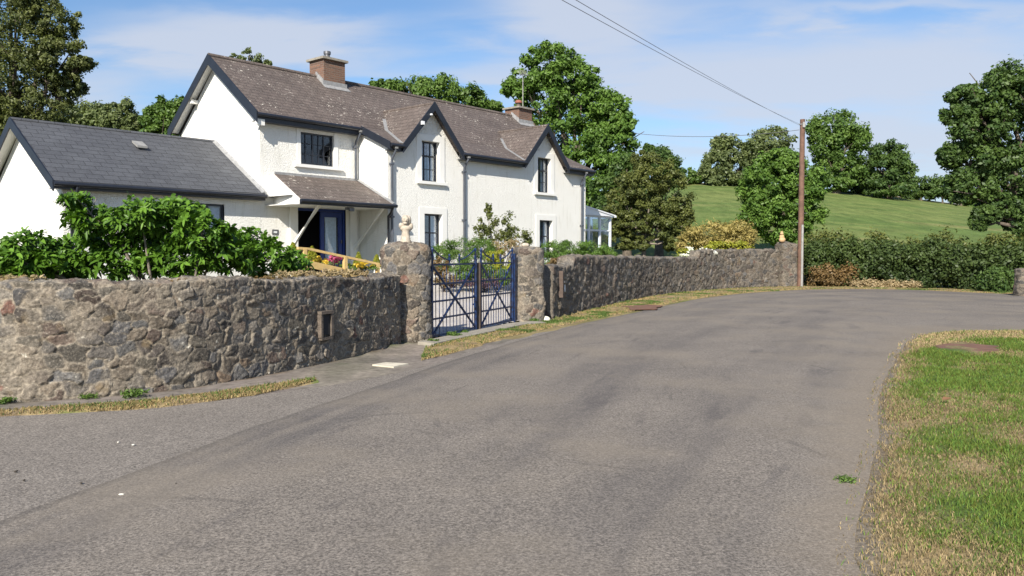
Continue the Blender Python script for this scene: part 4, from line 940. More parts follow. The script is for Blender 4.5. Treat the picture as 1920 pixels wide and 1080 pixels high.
# threshold kerb
mb = MB(); kr = [np.array(p) for p in [(-1.50, 13.95), (-1.12, 14.85), (.12, 17.75), (.66, 18.3)]]
for p, q in zip(kr[:-1], kr[1:]):
    d_ = (q - p) / np.linalg.norm(q - p); nn = np.array([d_[1], -d_[0]]) * .17
    mb.prism([(*(p - nn), .06), (*(q - nn), .06), (*(q + nn), .045), (*(p + nn), .045)], (0, 0, -.14))
tag(mb.build('kerb', M['concrete']), 'long low concrete threshold kerb under the blue gate', 'kerb')
# small objects on the ground
p = gnd(728, 686); a = gnd(700, 686); mb = MB(); mb.prism([(*gnd(698, 686)[:2], .02), (*gnd(738, 690)[:2], .02), (*gnd(766, 684)[:2], .02), (*gnd(724, 681.5)[:2], .02)], (0, 0, -.04))
tag(mb.build('stone_slab', simple('white_slab', (.60, .55, .44), .8, .25, 6)), 'flat cream slab lying on the gravel in front of the left wall', 'slab')
p = gnd(1022, 604); mb = MB(); mb.ball((p[0], p[1], .06), (.13, .10, .085), 12, 8); tag(mb.build('white_stone', simple('white_painted_stone', (.72, .69, .55), .8, .2, 9)), 'round white stone at the foot of the right gate pillar', 'stone')
def patch(pix, z, label, cat='ground patch', name='ground_patch'):
    P = resample([tuple(gnd(*q)[:2]) for q in pix + pix[:1]], .12)[0][:-1]
    P = [(x + (vnoise(x, y, 2.2, 3) - .5) * .35, y + (vnoise(y, x, 2.2, 3) - .5) * .35, z) for x, y in P]
    mb = MB(); mb.prism(P, (0, 0, -.012)); tag(mb.build(name, M['dirt']), label, cat)
patch([(1752, 655), (1800, 650), (1868, 656), (1872, 667), (1830, 669), (1760, 664)], .075, 'rusty brown worn patch in the dry grass of the right verge')
patch([(1168, 577), (1215, 574), (1245, 576), (1225, 583), (1185, 584)], .05, 'reddish brown worn patch at the road edge below the right wall')
# twigs, chips and leaves on the road
mats_ = [simple('dark_chip', (.06, .05, .04), .9, .3), simple('pale_chip', (.6, .57, .5), .9, .2)]
for k_, (px, py, s_) in enumerate([(1472, 687, 0), (1503, 745, 1), (30, 888, 0), (45, 905, 0), (222, 833, 1), (250, 838, 1), (640, 889, 0), (1092, 928, 0), (1230, 962, 0), (505, 702, 1), (228, 932, 1), (860, 742, 0), (1165, 860, 0), (152, 910, 0), (330, 912, 0)]):
    p = gnd(px, py); mb = MB(); mb.ball((0, 0, .006), (.014 + .008 * random.random(), .009, .007), 6, 4)
    o = mb.build('road_chip', mats_[s_]); o.location = (p[0], p[1], .012); o.rotation_euler[2] = random.random() * 3
    tag(o, ['dark crumb of dirt on the road surface', 'pale stone chip on the road surface'][s_], 'road chip', ['dark crumbs scattered on the road', 'pale chips scattered on the road'][s_])
p = gnd(1773, 771); mb = MB(); mb.prism([(-.045, 0, 0), (-.01, .02, .02), (.03, .015, .01), (.05, -.01, .015), (.0, -.02, 0)], (0, 0, .006)); o = mb.build('dead_leaf', simple('dead_leaf', (.17, .085, .04), .8, .3)); o.location = (p[0], p[1], .12); tag(o, 'curled brown dead leaf on the green part of the right verge', 'leaf')

# letter box set in the right wall beside the pillar
lb = empty('letter_box', (1.28, 20.1, .7)); tag(lb, 'black wall letter box with a white notice, set in the right wall beside the pillar', 'letter box')
q = np.array([1.91 - .98, 21.99 - 19.3]); q = q / np.linalg.norm(q); Nn = np.array([q[1], -q[0]]); P0 = np.array(WALL_R[0]) + q * .75; fr = frame_at(P0, Nn)
mb = MB(); fbox(mb, fr, -.17, .17, .03, .10, .62, 1.14); pob(mb.build('box_body', M['black']), lb)
mb = MB(); fbox(mb, fr, -.12, .12, .10, .115, .98, 1.02); fbox(mb, fr, -.13, .13, .10, .13, .88, .93); pob(mb.build('flap', M['metalgrey']), lb)
mb = MB(); fbox(mb, fr, -.05, .03, .101, .108, .66, .83); pob(mb.build('notice', M['curtain']), lb)
mb = MB(); fbox(mb, fr, -.25, -.18, .0, .12, .52, 1.18); pob(mb.build('upright_stone', simple('brown_upright', (.11, .08, .065), .9, .3, 9, .6)), lb)

# statues
def skin_blob(mb, parts):
    for c, r in parts: mb.ball(c, r, 12, 8)
bust = empty('carved_bust', (LP[0], LP[1], 1.80), .2); tag(bust, 'weathered pale stone bust on top of the left gate pillar', 'statue')
mb = MB(); mb.tube([(0, 0, 0), (0, 0, .03), (0, 0, .06), (0, 0, .2), (0, 0, .25)], [.10, .105, .085, .07, .085], 12)
mb.build('plinth', M['pale_stone'], bust)
mb = MB(); skin_blob(mb, [((0, 0, .26), (.105, .075, .07)), ((-.01, -.01, .33), (.06, .055, .07)), ((-.005, -.02, .42), (.072, .08, .088)), ((.045, .02, .41), (.06, .07, .095)), ((-.005, -.09, .40), (.018, .022, .025)), ((-.01, -.06, .355), (.045, .04, .028)), ((.09, .03, .30), (.05, .045, .07)), ((-.085, .0, .31), (.04, .04, .055)), ((-.03, -.085, .435), (.018, .012, .012)), ((.02, -.085, .435), (.018, .012, .012))])
mb.build('head_and_shoulders', M['pale_stone'], bust)
cs = empty('animal_figure', atY(1452, 457, 39.0), .4); tag(cs, 'small tan seated animal figure on the end pillar near the wooden pole', 'statue')
cs.location = (13.1, 38.85, 2.16)
mb = MB(); skin_blob(mb, [((0, 0, .12), (.17, .14, .14)), ((-.03, 0, .26), (.12, .10, .16)), ((-.06, -.03, .42), (.085, .085, .08)), ((-.10, -.04, .50), (.025, .02, .05)), ((-.02, -.03, .50), (.025, .02, .05)), ((-.12, -.06, .40), (.04, .04, .03))]); mb.build('body', simple('tan_stone', (.55, .36, .19), .85, .25, 9), cs)
mb = MB(); mb.ball((RPc[0] - .05, RPc[1], 1.80), (.10, .09, .06), 9, 6); tag(mb.build('loose_stone', M['pale_stone']), 'small pale stone lying on the right gate pillar', 'stone')

# pole and wires
pp = gnd(1500, 538); pole = empty('utility_pole', pp); tag(pole, 'tall brown wooden pole with cables at the end of the stone wall', 'pole')
zt = 8.05
mb = MB(); mb.tube([(0, 0, -.3), (0, 0, 4), (0, 0, zt)], [.145, .13, .115], 14); mb.build('shaft', M['pole'], pole)
mb = MB(); mb.tube([(.03, -.15, 0), (.03, -.14, 3.0)], .06, 8); mb.build('cable_guard', M['guard'], pole)
for k_ in range(8):
    mb = MB(); z = 3.1 + .45 * k_; s_ = 1 if k_ % 2 else -1; mb.tube([(s_ * .1, -.02, z), (s_ * .26, -.02, z + .01)], .012, 5); mb.build('step_iron', M['metalgrey'], pole)
mb = MB(); mb.box(-.05, .05, -.20, -.13, 7.65, 7.9); mb.tube([(-.2, -.1, 7.8), (.12, -.1, 7.8)], .025, 6); mb.build('insulator', M['guard'], pole)
def wire(name, a, b, sag, r, label):
    a, b = np.array(a, float), np.array(b, float); n = 40
    pts = [a + (b - a) * t_ - np.array([0, 0, sag * 4 * t_ * (1 - t_)]) for t_ in np.linspace(0, 1, n)]
    mb = MB(); mb.tube(pts, r, 5); tag(mb.build(name, M['wire']), label, 'cable')
top = np.array([pp[0], pp[1], 7.8])
E1 = atY(1065, 0, 13.0); E2 = atY(1092, 0, 13.0)
def ext(a, b, k): return np.array(a) + (np.array(b) - np.array(a)) * k
wire('overhead_cable', top + [-.15, -.1, 0], ext(top, E1, 1.15), .10, .0055, 'upper-left of the two cables running from the pole top over the road')
wire('overhead_cable', top + [-.1, -.1, -.08], ext(top, E2, 1.15), .10, .0055, 'right-hand one of the two cables running from the pole top over the road')
wire('overhead_cable', top + [-.15, 0, -.25], atY(1190, 250, 46), .25, .013, 'single cable running left from the pole to behind the tall tree')
mb = MB(); q0 = gnd(1511, 534); mb.box(q0[0] - .16, q0[0] + .16, q0[1], q0[1] + .25, -.05, 1.98); mb.box(q0[0] - .19, q0[0] + .19, q0[1] - .02, q0[1] + .27, 1.98, 2.04); tag(mb.build('end_post', simple('mossy_green_post', (.20, .24, .18), .85, .35, 5, .4)), 'green tinged square post just right of the wooden pole', 'post')

# ramp with timber rail
RVp = 1.35
def rp(x, y, v=RVp): u, z = onv(x, y, v); return (u, z)
ramp = empty('timber_ramp', h2w(rp(640, 500)[0], RVp, .6)); tag(ramp, 'pale new timber handrail of the ramp below the porch', 'handrail')
def wp(x, y, v=RVp): u, z = rp(x, y, v); return h2w(u, v, z)
def bar(mb, p, q, h_, th): 
    n3 = np.array([NV[0], NV[1], 0]) * th; mb.prism([p, q, q - np.array([0, 0, h_]), p - np.array([0, 0, h_])], n3)
mb = MB(); bar(mb, wp(556, 463), wp(577, 464.5), .07, .09); bar(mb, wp(577, 464.5), wp(712, 494), .07, .09); pob(mb.build('top_rail', M['wood']), ramp)
mb = MB(); bar(mb, wp(580, 489), wp(716, 519), .20, .05); pob(mb.build('side_board', M['wood']), ramp)
for x, y in ((566, 466), (642, 481), (703, 494)):
    a = wp(x, y); mb = MB(); d3 = np.array([UV_[0], UV_[1], 0]) * .11; n3 = np.array([NV[0], NV[1], 0]) * .1
    mb.prism([a, a + d3, a + d3 + n3, a + n3], (0, 0, -(a[2] - .55))); pob(mb.build('post', M['wood']), ramp)

# ------------------------------------------------------------------ vegetation
def leaves(C, R, n_each, size, asp=.55, up=.35, flat_=0.0, shell=.3, rnd_c=None, jitter=1.0):
    """C (k,3) clump centres, R (k,3) radii; returns V,F,attr of n_each leaves per clump"""
    k = len(C); n = k * n_each; ci = np.repeat(np.arange(k), n_each)
    d = RS.normal(size=(n, 3)); d /= np.linalg.norm(d, axis=1)[:, None]
    rr = shell + (1 - shell) * RS.rand(n) ** .6; rr *= 1 + .24 * np.clip(RS.normal(size=n), -2, 1.8)
    P = C[ci] + d * R[ci] * rr[:, None]
    nrm = d * 1.0 + RS.normal(size=(n, 3)) * .6 * jitter + np.array([0, -.12, up]); nrm /= np.linalg.norm(nrm, axis=1)[:, None]
    a = np.cross(nrm, RS.normal(size=(n, 3))); a /= np.linalg.norm(a, axis=1)[:, None] + 1e-9; b = np.cross(nrm, a)
    s = size * (.6 + .8 * RS.rand(n))[:, None]
    V = np.stack([P - a * s, P - b * s * asp + a * s * .1, P + a * s, P + b * s * asp + a * s * .1], 1)
    V[:, 2] -= nrm * s * .2
    base = (RS.rand(k) if rnd_c is None else rnd_c); at = np.clip(base[ci] * .6 + .55 * RS.rand(n) - .08 + .0 * rr, 0, 1)
    F = np.arange(n * 4).reshape(n, 4)
    return V.reshape(-1, 3), F, np.repeat(at, 4)
def join(parts):
    Vs, Fs, As = [], [], []; o = 0
    for V, F, A in parts: Vs.append(V); Fs.append(F + o); As.append(A); o += len(V)
    return np.concatenate(Vs), np.concatenate(Fs), np.concatenate(As)
def clumps(C, R, per, cr, low=-.8):
    out = []; rad = []
    for c, r in zip(C, R):
        n = per if not hasattr(per, '__len__') else per[0]
        d = RS.normal(size=(n, 3)); d /= np.linalg.norm(d, axis=1)[:, None]; d[:, 2] = np.maximum(d[:, 2], low)
        q = c + d * r * (.62 + .42 * RS.rand(n))[:, None]; out.append(q); rad.append(np.tile(r, (n, 1)) * cr * (.6 + .8 * RS.rand(n))[:, None])
    return np.concatenate(out), np.concatenate(rad)
LM = {
 'hedge': leafmat('leaf_hedge', (.020, .038, .014), (.085, .125, .034)),
 'birch': leafmat('leaf_birch', (.055, .075, .026), (.160, .180, .055)),
 'mid': leafmat('leaf_mid', (.050, .100, .022), (.135, .215, .042)),
 'deep': leafmat('leaf_deep', (.034, .070, .020), (.100, .160, .036)),
 'bright': leafmat('leaf_bright', (.055, .115, .020), (.150, .250, .045)),
 'olive': leafmat('leaf_olive', (.062, .082, .024), (.155, .172, .044)),
 'grey': leafmat('leaf_grey', (.070, .098, .038), (.170, .205, .075)),
 'gold': leafmat('leaf_gold', (.20, .17, .05), (.46, .37, .13)),
 'lime': leafmat('leaf_lime', (.16, .20, .02), (.40, .38, .05)),
 'laurel': leafmat('leaf_laurel', (.028, .075, .010), (.130, .250, .026), .2, .25, .45),
 'dry': leafmat('leaf_dry', (.22, .16, .09), (.48, .38, .22)),
 'autumn': leafmat('leaf_brownish', (.10, .075, .035), (.24, .15, .06)),
 'heather': leafmat('leaf_purple', (.07, .04, .055), (.17, .10, .12)),
 'white': leafmat('petal_white', (.75, .75, .70), (.85, .85, .80)),
 'pink': leafmat('petal_pink', (.50, .06, .20), (.75, .20, .38)),
 'yellow': leafmat('petal_yellow', (.65, .45, .04), (.80, .62, .10)),
}
def tree(name, lobes, Y, label, mat='mid', trunk=None, per=26, cr=.34, n_each=110, size=.16, depth=.8, cat='tree', group=None, bark='bark', fill=True, tr=.28, limbs=True):
    """lobes: (px,py,rx_px[,rz_px]) measured at distance Y"""
    C, R = [], []
    for i_, l in enumerate(lobes):
        rx = l[2] * Y / FPX; rz = (l[3] if len(l) > 3 else l[2]) * Y / FPX; dy = RS.uniform(-.5, .5) * rx * depth
        c_ = atY(l[0], l[1], Y + dy); C.append(c_); R.append((rx, rx * .9, rz))
    C, R = np.array(C), np.array(R)
    if trunk is None: trunk = (lobes[0][0], None)
    base = atY(trunk[0], 476, Y); bz = float(hgt(base[0], base[1])); base[2] = bz
    root = empty(name, base); tag(root, label, cat, group)
    cc, rr = clumps(C, R, int(per * 1.6), cr * .82)
    V, F, A = leaves(cc, rr, int(n_each * 1.05), size * .76)
    pob(np_mesh('crown', V, F, LM[mat], attr=A), root)
    mb = MB(); cen = C.mean(0); fork = base + (cen - base) * .45; fork[0] = base[0] + (cen[0] - base[0]) * .25
    mb.tube([base - [0, 0, .3], base + (fork - base) * .5 + [tr * .2, 0, 0], fork, fork + (cen - fork) * .8], [tr * 1.25, tr * .9, tr * .75, tr * .35], 9)
    if limbs:
        for c_, r_ in zip(C, R):
            m1 = (fork + c_) / 2 + [0, 0, -.1 * r_[2]]; mb.tube([fork, m1, c_ + [0, 0, r_[2] * .3]], [tr * .5, tr * .32, tr * .1], 6)
            for _ in range(3):
                e_ = c_ + RS.normal(size=3) * r_ * .5; mb.tube([m1 * .4 + c_ * .6, e_], [tr * .16, tr * .05], 5)
    pob(mb.build('trunk', M[bark]), root)
    return root
# far left
tree('broadleaf_tree', [(30, 60, 75), (95, 35, 50, 45), (20, 150, 85, 70), (110, 110, 55, 40), (60, 200, 80, 45), (-60, 80, 80), (-80, 170, 90), (150, 118, 24, 13), (125, 160, 34, 24), (20, -20, 70, 50), (-40, 240, 80, 50), (40, 250, 60, 40)], 36,
     'large dark tree rising behind the slate-roofed wing at the left edge', 'birch', trunk=(20, 0), per=44, cr=.24, n_each=110, size=.085, tr=.35)
BT = 'trees seen beyond the house and field'
tree('broadleaf_tree', [(165, 215, 38, 30), (150, 245, 30), (185, 240, 30), (128, 225, 30, 30)], 62, 'rounded olive green tree behind the slate roof, next to the big dark one', 'grey', per=22, cr=.36, n_each=110, size=.17, group=BT)
tree('broadleaf_tree', [(230, 212, 28, 24), (245, 240, 26), (205, 235, 28)], 60, 'olive green tree behind the slate roof, second from the big dark one', 'grey', per=22, cr=.36, n_each=110, size=.17, group=BT)
tree('broadleaf_tree', [(310, 215, 32, 30), (285, 228, 20, 24), (340, 225, 30, 40), (300, 255, 34, 22)], 58, 'green tree behind the roofs against the tall white gable', 'mid', per=22, cr=.36, n_each=110, size=.17, group=BT)
tree('broadleaf_tree', [(468, 108, 22, 16), (440, 112, 14, 10), (495, 122, 14, 10), (470, 160, 40, 28)], 52, 'sparse treetop poking above the brown roof near the tall gable', 'grey', per=12, cr=.35, n_each=50, size=.11, group=BT)
tree('broadleaf_tree', [(820, 180, 52, 38), (770, 178, 40, 30), (870, 195, 44, 34), (915, 208, 26, 20), (720, 168, 26, 18), (700, 185, 26), (835, 235, 90, 40)], 56,
     'dense dome shaped green tree showing above the middle of the brown roof', 'mid', per=30, cr=.33, n_each=120, size=.15, group=BT)
tree('ash_tree', [(1030, 120, 48, 38), (1075, 145, 50, 42), (985, 160, 38, 28), (1015, 190, 60, 50), (1090, 205, 60, 52), (1140, 215, 46, 40), (1060, 265, 75, 50), (1140, 275, 50, 40), (1165, 235, 28, 24), (1100, 320, 60, 45), (1160, 320, 40, 34), (960, 165, 20, 16), (1040, 350, 80, 50), (1130, 370, 60, 40)], 54,
     'tallest bright green tree standing behind the right-hand chimney', 'bright', trunk=(1080, 0), per=34, cr=.27, n_each=110, size=.15, tr=.45)
tree('hawthorn_tree', [(1225, 325, 40, 36), (1195, 350, 42, 36), (1255, 365, 44, 40), (1215, 395, 55, 36), (1170, 380, 38, 34), (1275, 395, 28, 30), (1180, 420, 36, 26), (1240, 425, 45, 28), (1150, 410, 26, 24), (1165, 450, 24, 22), (1280, 430, 22, 22), (1262, 455, 22, 18), (1200, 300, 18, 16), (1190, 455, 26, 14)], 42,
     'olive brown bushy tree with bare lower stems right of the conservatory', 'olive', trunk=(1205, 0), per=30, cr=.24, n_each=110, size=.085, bark='bark_pale', tr=.14)
tree('evergreen_tree', [(1235, 300, 26, 22), (1215, 285, 12, 14), (1250, 320, 34, 28), (1225, 350, 46, 36)], 47, 'darker green tree peeping over the olive brown one', 'deep', per=26, cr=.32, n_each=100, size=.11)
tree('field_tree', [(1465, 330, 52, 44), (1430, 350, 42, 40), (1505, 350, 44, 40), (1455, 390, 62, 44), (1510, 395, 36, 40), (1425, 400, 34, 36), (1470, 430, 50, 34), (1465, 300, 30, 22)], 50,
     'bushy bright green tree in front of the field, just left of the wooden pole', 'bright', trunk=(1470, 0), per=32, cr=.29, n_each=120, size=.13, tr=.3)
HT = 'trees along the hill crest'
tree('hill_tree', [(1370, 285, 38, 30), (1345, 310, 28, 26), (1390, 315, 34, 26), (1355, 270, 20, 16), (1350, 335, 30, 16), (1395, 338, 30, 16)], 122, 'pale green crest tree left of the wooden pole, standing further left', 'grey', per=22, cr=.36, n_each=90, size=.30, group=HT)
tree('hill_tree', [(1440, 268, 42, 28), (1455, 300, 36, 28), (1420, 290, 28, 26), (1440, 325, 30, 20)], 120, 'pale green crest tree touching the left of the wooden pole top', 'grey', per=22, cr=.36, n_each=90, size=.30, group=HT)
tree('hill_tree', [(1565, 245, 42, 34), (1590, 268, 38, 34), (1545, 280, 30, 34), (1610, 260, 20, 24), (1580, 315, 34, 24), (1535, 250, 22, 24), (1545, 325, 24, 22), (1570, 345, 28, 14), (1600, 320, 26, 26)], 118, 'tall round crest tree just right of the wooden pole', 'mid', per=24, cr=.33, n_each=90, size=.28, tr=.6, group=HT)
tree('hill_tree', [(1665, 290, 36, 24), (1655, 320, 38, 30), (1690, 325, 26, 28), (1635, 340, 24, 22), (1665, 352, 40, 18)], 118, 'flat-topped dark crest tree right of the tall round one', 'deep', per=24, cr=.36, n_each=100, size=.28, tr=.4, group=HT)
for k_, (x, y, r_, mt, lb_) in enumerate([(1290, 330, 18, 'mid', 'small round bush at the left end of the hill crest'), (1320, 326, 16, 'grey', 'small pale bush on the crest beside the left bush'), (1725, 350, 26, 'deep', 'dark bush on the crest right of the flat-topped tree'), (1765, 352, 24, 'deep', 'second dark bush on the crest before the big right tree'), (1800, 358, 22, 'mid', 'greener bush on the crest at the edge of the big right tree'), (1610, 345, 26, 'deep', 'low bush between the two crest trees right of the pole'), (1840, 372, 24, 'mid', 'crest bush hidden partly behind the big right tree'), (1885, 388, 26, 'deep', 'lowest crest bush behind the big right tree'), (1260, 335, 20, 'mid', 'crest bush next to the olive brown tree')]):
    tree('crest_bush', [(x, y, r_, r_ * .8), (x + r_ * .6, y + 8, r_ * .8, r_ * .6), (x - r_ * .7, y + 9, r_ * .7, r_ * .6)], 124, lb_, mt, per=16, cr=.38, n_each=80, size=.26, tr=.15, cat='bush', group='bushes along the hill crest', limbs=False)
tree('oak_tree', [(1880, 190, 70, 50), (1940, 170, 80, 60), (1840, 235, 50, 42), (1900, 260, 80, 55), (1840, 300, 60, 42), (1795, 215, 26, 20), (1810, 180, 30, 22), (1900, 330, 70, 45), (1820, 350, 45, 32), (1785, 290, 26, 22), (1870, 385, 36, 24), (1835, 415, 16, 16), (1850, 400, 22, 18), (1925, 400, 40, 40), (1990, 260, 90, 80), (1990, 380, 80, 60), (2050, 200, 90, 80), (1915, 430, 14, 26)], 37,
     'large dark green tree overhanging from the right edge of the photo', 'deep', trunk=(2010, 0), per=44, cr=.27, n_each=95, size=.115, tr=.35)
# more trees in the lee of the house, seen only between others
tree('broadleaf_tree', [(1175, 330, 30, 40), (1150, 360, 40, 40), (1190, 370, 30, 30)], 50, 'shaded tree filling the gap below the tall bright tree', 'deep', per=24, cr=.34, n_each=100, size=.13, group=BT)

# hedge beyond the junction
def hedge(name, pts, h0, hw_, n_cl, n_each, size, mat, label, cat='hedge', rad=.42, zfun=None):
    P, S = resample(pts, .1); idx = RS.randint(0, len(P), n_cl); d = RS.uniform(-1, 1, n_cl) * hw_; T = np.gradient(P, axis=0); T /= np.linalg.norm(T, axis=1)[:, None]; N = np.stack([T[:, 1], -T[:, 0]], 1)
    q = P[idx] + N[idx] * d[:, None]; hh = (h0(S[idx]) if callable(h0) else h0); rnd = RS.rand(n_cl) ** .7
    top = hh * (1 - .35 * (np.abs(d) / hw_) ** 2) + (vnoise(S[idx], d, 1.1, 3) - .5) * .25
    z = hgt(q[:, 0], q[:, 1]) * (1 if zfun is None else 0) + rnd * top
    q = q + N[idx] * ((vnoise(S[idx] * 1.0, z, .9, 3, 4.) - .5) * hw_ * 1.3)[:, None]
    C = np.concatenate([q, z[:, None]], 1); R = np.full((n_cl, 3), rad) * (.7 + .6 * RS.rand(n_cl, 1))
    V, F, A = leaves(C, R, n_each, size, rnd_c=np.clip(vnoise(S[idx], z, .8, 2) * .9 - .15 + .5 * rnd, 0, 1))
    o = np_mesh(name, V, F, LM[mat], attr=A)
    if label: tag(o, label, cat)
    return o
HL = [(14.9, 40.2), (17.6, 39.6), (20.4, 37.4), (22.8, 34.6), (26, 31.5), (32, 28.5)]
hedge('hedge', HL, lambda s: np.interp(s, [0, 4, 8, 14, 25], [2.45, 2.2, 2.0, 1.9, 1.9]), 1.0, 1500, 85, .075, 'hedge', 'long unclipped green hedge along the far side of the junction', rad=.34)
hedge('tall_grass', [(x, y + .9) for x, y in HL], lambda s: np.interp(s, [0, 4, 8, 14, 25], [2.95, 2.75, 2.5, 2.35, 2.3]), .5, 420, 90, .075, 'olive', 'tall olive green grass standing above the top of the long hedge', 'grass', .35)
hedge('bramble_patch', [(14.7, 38.9), (16.6, 38.9)], 1.0, .4, 60, 90, .06, 'autumn', 'reddish brown bramble patch at the left foot of the hedge', 'brambles', .3)
hedge('bush', [gnd(1868, 549)[:2] + [0, .5], gnd(1905, 549)[:2] + [0, .7]], .95, .5, 60, 110, .07, 'deep', 'low dark bush beside the short stone post at the right edge', 'bush', .3)
hedge('dry_bank', [(16.3, 38.2), (18.9, 37.3)], .26, .3, 70, 90, .05, 'dry', 'bleached dry grass bank at the foot of the hedge', 'grass', .2)

# laurel bush behind the left wall: rosettes of long glossy leaves
def rosettes(P, n_leaf, ln, wd, updir=.5):
    """each rosette: n_leaf long leaves drooping outwards"""
    k = len(P); n = k * n_leaf; ci = np.repeat(np.arange(k), n_leaf); th = RS.rand(n) * 2 * math.pi; el_ = RS.uniform(-.5, .9, n)
    ax = RS.normal(size=(k, 3)) * .45 + np.array([0, -.35, .8]); ax /= np.linalg.norm(ax, axis=1)[:, None]
    t1 = np.cross(ax, [1., .2, 0]); t1 /= np.linalg.norm(t1, axis=1)[:, None]; t2 = np.cross(ax, t1)
    d = (t1[ci] * np.cos(th)[:, None] + t2[ci] * np.sin(th)[:, None]) * np.cos(el_)[:, None] + ax[ci] * np.sin(el_)[:, None]
    side_ = np.cross(d, ax[ci]); side_ /= np.linalg.norm(side_, axis=1)[:, None] + 1e-9; up_ = np.cross(side_, d)
    L_ = ln * (.6 + .6 * RS.rand(n))[:, None]; W = wd * (.7 + .5 * RS.rand(n))[:, None]; b = P[ci] + RS.normal(size=(n, 3)) * .012
    droop = np.array([0, 0, -1.]) * L_
    v = [b, b + d * L_ * .35 + side_ * W - droop * -.02 + up_ * W * .35, b + d * L_ * .75 + side_ * W * .8 + droop * .10 + up_ * W * .3, b + d * L_ + droop * .24, b + d * L_ * .75 - side_ * W * .8 + droop * .10 + up_ * W * .3, b + d * L_ * .35 - side_ * W + up_ * W * .35, b + d * L_ * .5 + droop * .03]
    V = np.stack(v, 1); o = np.arange(n)[:, None] * 7
    F = np.concatenate([o + np.array([[0, 1, 6, 5]]), o + np.array([[6, 1, 2, 3]]), o + np.array([[6, 3, 4, 5]])])
    at = np.clip(RS.rand(k)[ci] * .5 + .5 * RS.rand(n), 0, 1)
    return V.reshape(-1, 3), F, np.repeat(at, 7)
YL = 12.2
lob = [(60, 455, 40, 24), (25, 480, 40, 24), (50, 490, 55, 28), (110, 495, 70, 32), (170, 410, 40, 26), (145, 375, 14, 12), (210, 430, 60, 42), (265, 400, 50, 32), (310, 425, 60, 42), (330, 395, 45, 24), (380, 430, 50, 32), (240, 480, 70, 40), (330, 480, 75, 40), (420, 470, 60, 38), (455, 450, 45, 26), (490, 480, 60, 36), (545, 490, 34, 24), (160, 470, 55, 35), (10, 500, 45, 24), (-60, 495, 60, 30)]
C, R = [], []
for l in lob:
    y_ = YL + RS.uniform(-.35, .5) + (l[0] > 440) * .8; C.append(atY(l[0], l[1] + 3, y_)); R.append((l[2] * YL / FPX, .42, l[3] * YL / FPX))
C, R = np.array(C), np.array(R); P = []
for c_, r_ in zip(C, R):
    n_ = int(26 + 420 * r_[0] * r_[2] * 1.6); d = RS.normal(size=(n_, 3)); d /= np.linalg.norm(d, axis=1)[:, None]; P.append(c_ + d * r_ * (.45 + .6 * RS.rand(n_) ** .5)[:, None])
P = np.concatenate(P); lau = empty('laurel_bush', (-5.2, 12.3, .8)); tag(lau, 'spreading laurel-like bush with long glossy leaves behind the left stone wall', 'bush')
V, F, A = rosettes(P, 10, .128, .024); pob(np_mesh('foliage', V, F, LM['laurel'], attr=A, smooth=False), lau)
mb = MB()
for c_ in C:
    b0 = np.array([c_[0] * .5 - 5.2 * .5 + RS.uniform(-.5, .5), 12.4, .75]); m1 = (b0 + c_) / 2 + RS.normal(size=3) * .08; mb.tube([b0, m1, c_], [.03, .022, .01], 6)
    for _ in range(5): mb.tube([m1 * .3 + c_ * .7, c_ + np.clip(RS.normal(size=3), -1, .8) * [.25, .2, .12]], [.011, .005], 4)
pob(mb.build('stems', M['bark_pale']), lau)

# garden shrubs
def shrub(name, lobes, Y, label, mat, per=14, cr=.4, n_each=80, size=.05, cat='shrub', stems='bark', group=None, asp=.55):
    C = np.array([atY(l[0], l[1], Y + RS.uniform(-.3, .3)) for l in lobes]); R = np.array([(l[2] * Y / FPX, l[2] * Y / FPX * .8, (l[3] if len(l) > 3 else l[2]) * Y / FPX) for l in lobes])
    b = C.mean(0).copy(); b[2] = float(hgt(b[0], b[1])); root = empty(name, b); tag(root, label, cat, group)
    cc, rr = clumps(C, R, per, cr); V, F, A = leaves(cc, rr, n_each, size, asp); pob(np_mesh('foliage', V, F, LM[mat], attr=A), root)
    mb = MB()
    for c_, r_ in zip(C, R):
        for _ in range(3): e_ = c_ + RS.normal(size=3) * r_ * .4; mb.tube([b + RS.normal(size=3) * [.06, .06, 0], (b + e_) / 2 + RS.normal(size=3) * .05, e_], [.022, .015, .006], 5)
    pob(mb.build('stems', M[stems]), root); return root
shrub('green_shrub', [(840, 470, 26, 18), (870, 462, 30, 20), (905, 468, 24, 18), (850, 495, 34, 22), (895, 492, 34, 22)], 25.5, 'soft green shrub seen over the left leaf of the blue gate', 'bright', per=22, n_each=110, size=.04, asp=.2)
shrub('tall_sparse_shrub', [(915, 420, 18, 24), (945, 425, 22, 26), (915, 395, 8, 14), (965, 445, 28, 20), (935, 455, 34, 22), (990, 452, 12, 12), (900, 440, 18, 18)], 27.0, 'sparse yellowing shrub with bare twigs against the house wall', 'olive', per=12, n_each=45, size=.045, stems='bark_pale')
shrub('pale_flowering_shrub', [(945, 470, 26, 16), (970, 465, 24, 16), (925, 462, 16, 12)], 26.0, 'pale dried blossoms at the foot of the sparse shrub', 'dry', per=10, n_each=40, size=.035)
shrub('orange_shrub', [(930, 482, 20, 12), (945, 500, 18, 16), (925, 510, 20, 14)], 25.0, 'golden orange shrub behind the right leaf of the blue gate', 'lime', per=14, n_each=70, size=.035)
shrub('bedding_plants', [(825, 500, 18, 16), (835, 525, 22, 12)], 24.0, 'brownish plants behind the hinge side of the left gate leaf', 'autumn', per=12, n_each=70, size=.035)
shrub('bedding_plants', [(870, 515, 20, 14), (905, 512, 22, 16), (945, 520, 18, 14)], 24.5, 'dark green low plants behind the middle of the blue gate', 'mid', per=16, n_each=80, size=.035)
shrub('heather', [(860, 530, 22, 9), (895, 532, 18, 8), (915, 530, 20, 8)], 24.0, 'purplish heather edging the drive behind the gate', 'heather', per=14, n_each=80, size=.025)
